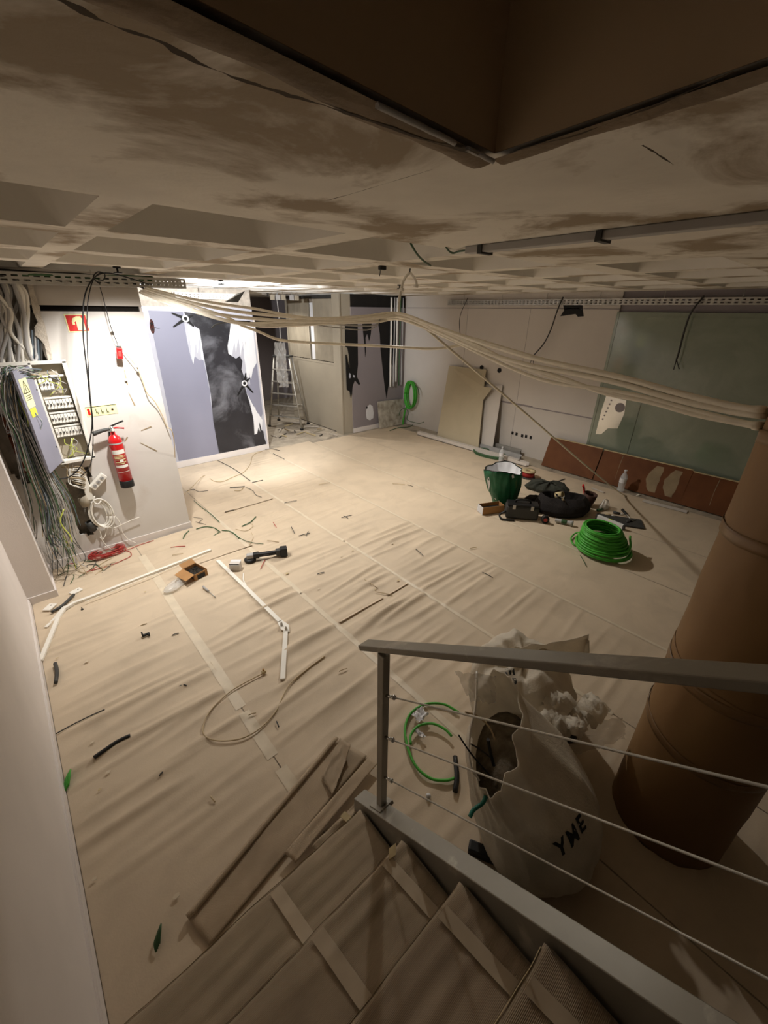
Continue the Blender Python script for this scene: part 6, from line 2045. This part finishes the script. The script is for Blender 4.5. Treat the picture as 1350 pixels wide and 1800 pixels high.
# scattered short sticks and scraps over the open floor
scr = [((300, 962), (326, 960), 'redw'), ((303, 976), (322, 973), 'tan'), ((480, 918), (486, 928), 'redw'), ((458, 1000), (466, 984), 'redw'), ((512, 926), (518, 938), 'dgrey'), ((525, 942), (545, 937), 'dgrey'),
       ((542, 934), (538, 942), 'dgrey'), ((470, 950), (490, 953), 'tan'), ((558, 1009), (570, 1006), 'dgrey'), ((600, 910), (618, 906), 'dgrey'), ((604, 907), (612, 911), 'dgrey'), ((731, 965), (744, 977), 'dgrey'),
       ((848, 1006), (866, 1015), 'dgrey'), ((1020, 976), (1030, 994), 'greend'), ((826, 964), (838, 962), 'tan'), ((312, 1208), (322, 1204), 'dgrey'), ((322, 1204), (328, 1205), 'dgrey'), ((280, 1364), (286, 1357), 'dgrey'),
       ((437, 1257), (450, 1253), 'tan'), ((302, 1117), (314, 1113), 'dgrey'), ((247, 1100), (258, 1096), 'tan'), ((395, 900), (412, 896), 'dgrey'), ((500, 884), (522, 880), 'dgrey'), ((560, 852), (580, 848), 'tan'),
       ((690, 850), (712, 852), 'tan'), ((716, 852), (726, 855), 'dgrey'), ((596, 1180), (610, 1175), 'tan'), ((118, 1010), (112, 1030), 'dgrey'), ((640, 1018), (664, 1034), 'tan'), ((660, 1040), (690, 1046), 'tan'), ((370, 1400), (378, 1410), 'tan'), ((486, 1268), (490, 1278), 'dgrey')]
for k, (a, b, m) in enumerate(scr):
    A, B = F(*a, 0.018), F(*b, 0.018)
    mid = (A + B) / 2 + Vector((0.006 * nz3(k, 0), 0.006 * nz3(0, k), 0.004))
    tag(MB().tube([A, mid, B], 0.0045, 5, 3).build('floor_scrap', m), {'redw': 'short reddish wire snip on the open paper floor', 'tan': 'short tan wire snip on the open paper floor', 'dgrey': 'short dark wire snip on the open paper floor', 'greend': 'short green wire snip beside the bright green coil'}[m], 'scrap', {'redw': 'reddish snips', 'tan': 'tan snips', 'dgrey': 'dark snips', 'greend': 'green snips'}[m])
fl_ = [(100, 1157), (152, 1163), (285, 1268), (162, 1305), (175, 1388), (190, 1357), (660, 1036), (600, 978), (700, 1020), (372, 1178), (255, 1040), (166, 1545), (505, 1008), (560, 1035), (597, 1070), (310, 1575), (620, 968), (430, 905), (520, 868), (690, 955)]
for k, (u, v) in enumerate(fl_):
    p = F(u, v, 0.016)
    s_ = 0.007 + 0.012 * abs(nz3(k * 1.7, 2))
    a = k * 1.3
    poly = [p + Vector((s_ * (1 + 0.4 * nz3(k, i)) * math.cos(a + i * 1.2) * 1.5, s_ * (1 + 0.4 * nz3(i, k)) * math.sin(a + i * 1.2), 0)) for i in range(5)]
    tag(MB().plate(poly, (0, 0, 1), 0.002).build('pale_flake', 'tape' if k % 2 else 'edge'), 'pale flake of packing or plaster on the open paper floor', 'flake', 'pale flakes on the floor')

# ================================================================ LOOSE CARDBOARD BY THE STAIR FOOT
def boardf(c00, c10, c11, c01, z0, warp, seed, zr=None):
    def fn(u, v):
        a = c00.lerp(c10, u)
        b = c01.lerp(c11, u)
        q = a.lerp(b, v)
        q.z = z0 + warp * (nz3(u * 3 + seed, v * 4) + 0.6) + (zr(u, v) if zr else 0)
        return q
    return fn


A0, B0, C0, D0 = F(589, 1298), F(645, 1330), F(368, 1664), F(328, 1612)
cs_ = empty('cardboard_sheet', (A0 + C0) / 2)
tag(cs_, 'long corrugated cardboard sheet lying loose at the foot of the stair', 'cardboard')
MB().grid(boardf(A0, B0, C0, D0, 0.016, 0.008, 1), 14, 40).build('sheet', 'card_x', cs_, solid=0.004)
e0, e1 = F(589, 1298), F(328, 1612)
dn = (B0 - A0).normalized() * 0.03
MB().grid(lambda u, v: e0.lerp(e1, v) + dn * u + Vector((0, 0, 0.020 + 0.010 * math.sin(math.pi * u) + 0.004 * nz3(v * 6, u))), 5, 40).build('folded_edge', 'card_x', cs_, solid=0.003)
f0, f1, f2, f3 = F(566, 1370), F(598, 1300), F(617, 1322), F(585, 1405)


def flp(u, v):
    q = f0.lerp(f1, v).lerp(f3.lerp(f2, v), u)
    q.z = 0.034 + 0.012 * nz3(u * 4, v * 4, 3) + 0.02 * (u ** 3) + (0.035 * max(0, v - 0.75) * 4 * u)
    q += Vector((0.008 * nz3(u * 9, v * 9, 5), 0.008 * nz3(u * 9, v * 9, 7), 0))
    return q


MB().grid(flp, 12, 16).build('torn_flap', 'card', cs_, solid=0.003)
A1, B1, C1, D1 = F(648, 1334, 0.03), F(664, 1345, 0.03), F(520, 1520, 0.03), F(500, 1502, 0.03)
o = MB().grid(boardf(A1, B1, C1, D1, 0.045, 0.006, 4), 8, 30).build('cardboard_strip', 'card_x', solid=0.004)
tag(o, 'narrow corrugated cardboard strip along the right edge of the loose sheet', 'cardboard')
A2_, B2_, C2_, D2_ = F(640, 1400, 0.05), F(672, 1420, 0.05), F(575, 1520, 0.05), F(548, 1492, 0.05)
o = MB().grid(boardf(A2_, B2_, C2_, D2_, 0.06, 0.02, 7), 14, 20).build('torn_paper', 'card', solid=0.002)
tag(o, 'crumpled torn corrugated paper at the tip of the steel side beam', 'paper')
tag(MB().plate([F(598, 1436, 0.09), F(606, 1426, 0.09), F(626, 1444, 0.09), F(616, 1452, 0.09)], (0, 0, 1), 0.004).build('card_scrap', 'edge'), 'small card scrap standing by the tip of the side beam', 'card scrap')
p = F(690, 1500, 0.42)
tag(MB().plate([p + Vector((-0.03, -0.01, 0.0)), p + Vector((0.0, -0.02, 0.012)), p + Vector((0.03, 0.01, 0.02)), p + Vector((-0.005, 0.02, 0.004))], (0, 0, 1), 0.01).build('card_scrap', 'edge'), 'pale torn card tip at the corner of the second step', 'card scrap')

# overlapping cut edges and a lifted fold in the floor paper
for ps in ([(352, 990), (400, 973), (444, 958)], [(598, 1094), (636, 1072), (674, 1051)], [(682, 1046), (700, 1036), (718, 1025)], [(396, 900), (440, 888), (480, 876)]):
    Pq = smooth_path([F(u, v, 0.02) for u, v in ps], 6)
    mb = MB()
    a_, b_ = [], []
    for i, q in enumerate(Pq):
        t = (Pq[min(i + 1, len(Pq) - 1)] - Pq[max(i - 1, 0)]).normalized()
        n_ = Vector((-t.y, t.x, 0))
        a_.append(q + n_ * 0.03 - Vector((0, 0, 0.012)))
        b_.append(q + Vector((0, 0, 0.002 * nz3(i * 0.7, 3))))
    k = len(Pq)
    mb.add(a_ + b_, [(i, i + 1, k + i + 1, k + i) for i in range(k - 1)], True)
    mb.build('paper_overlap', 'paper', fl, solid=0.0015)
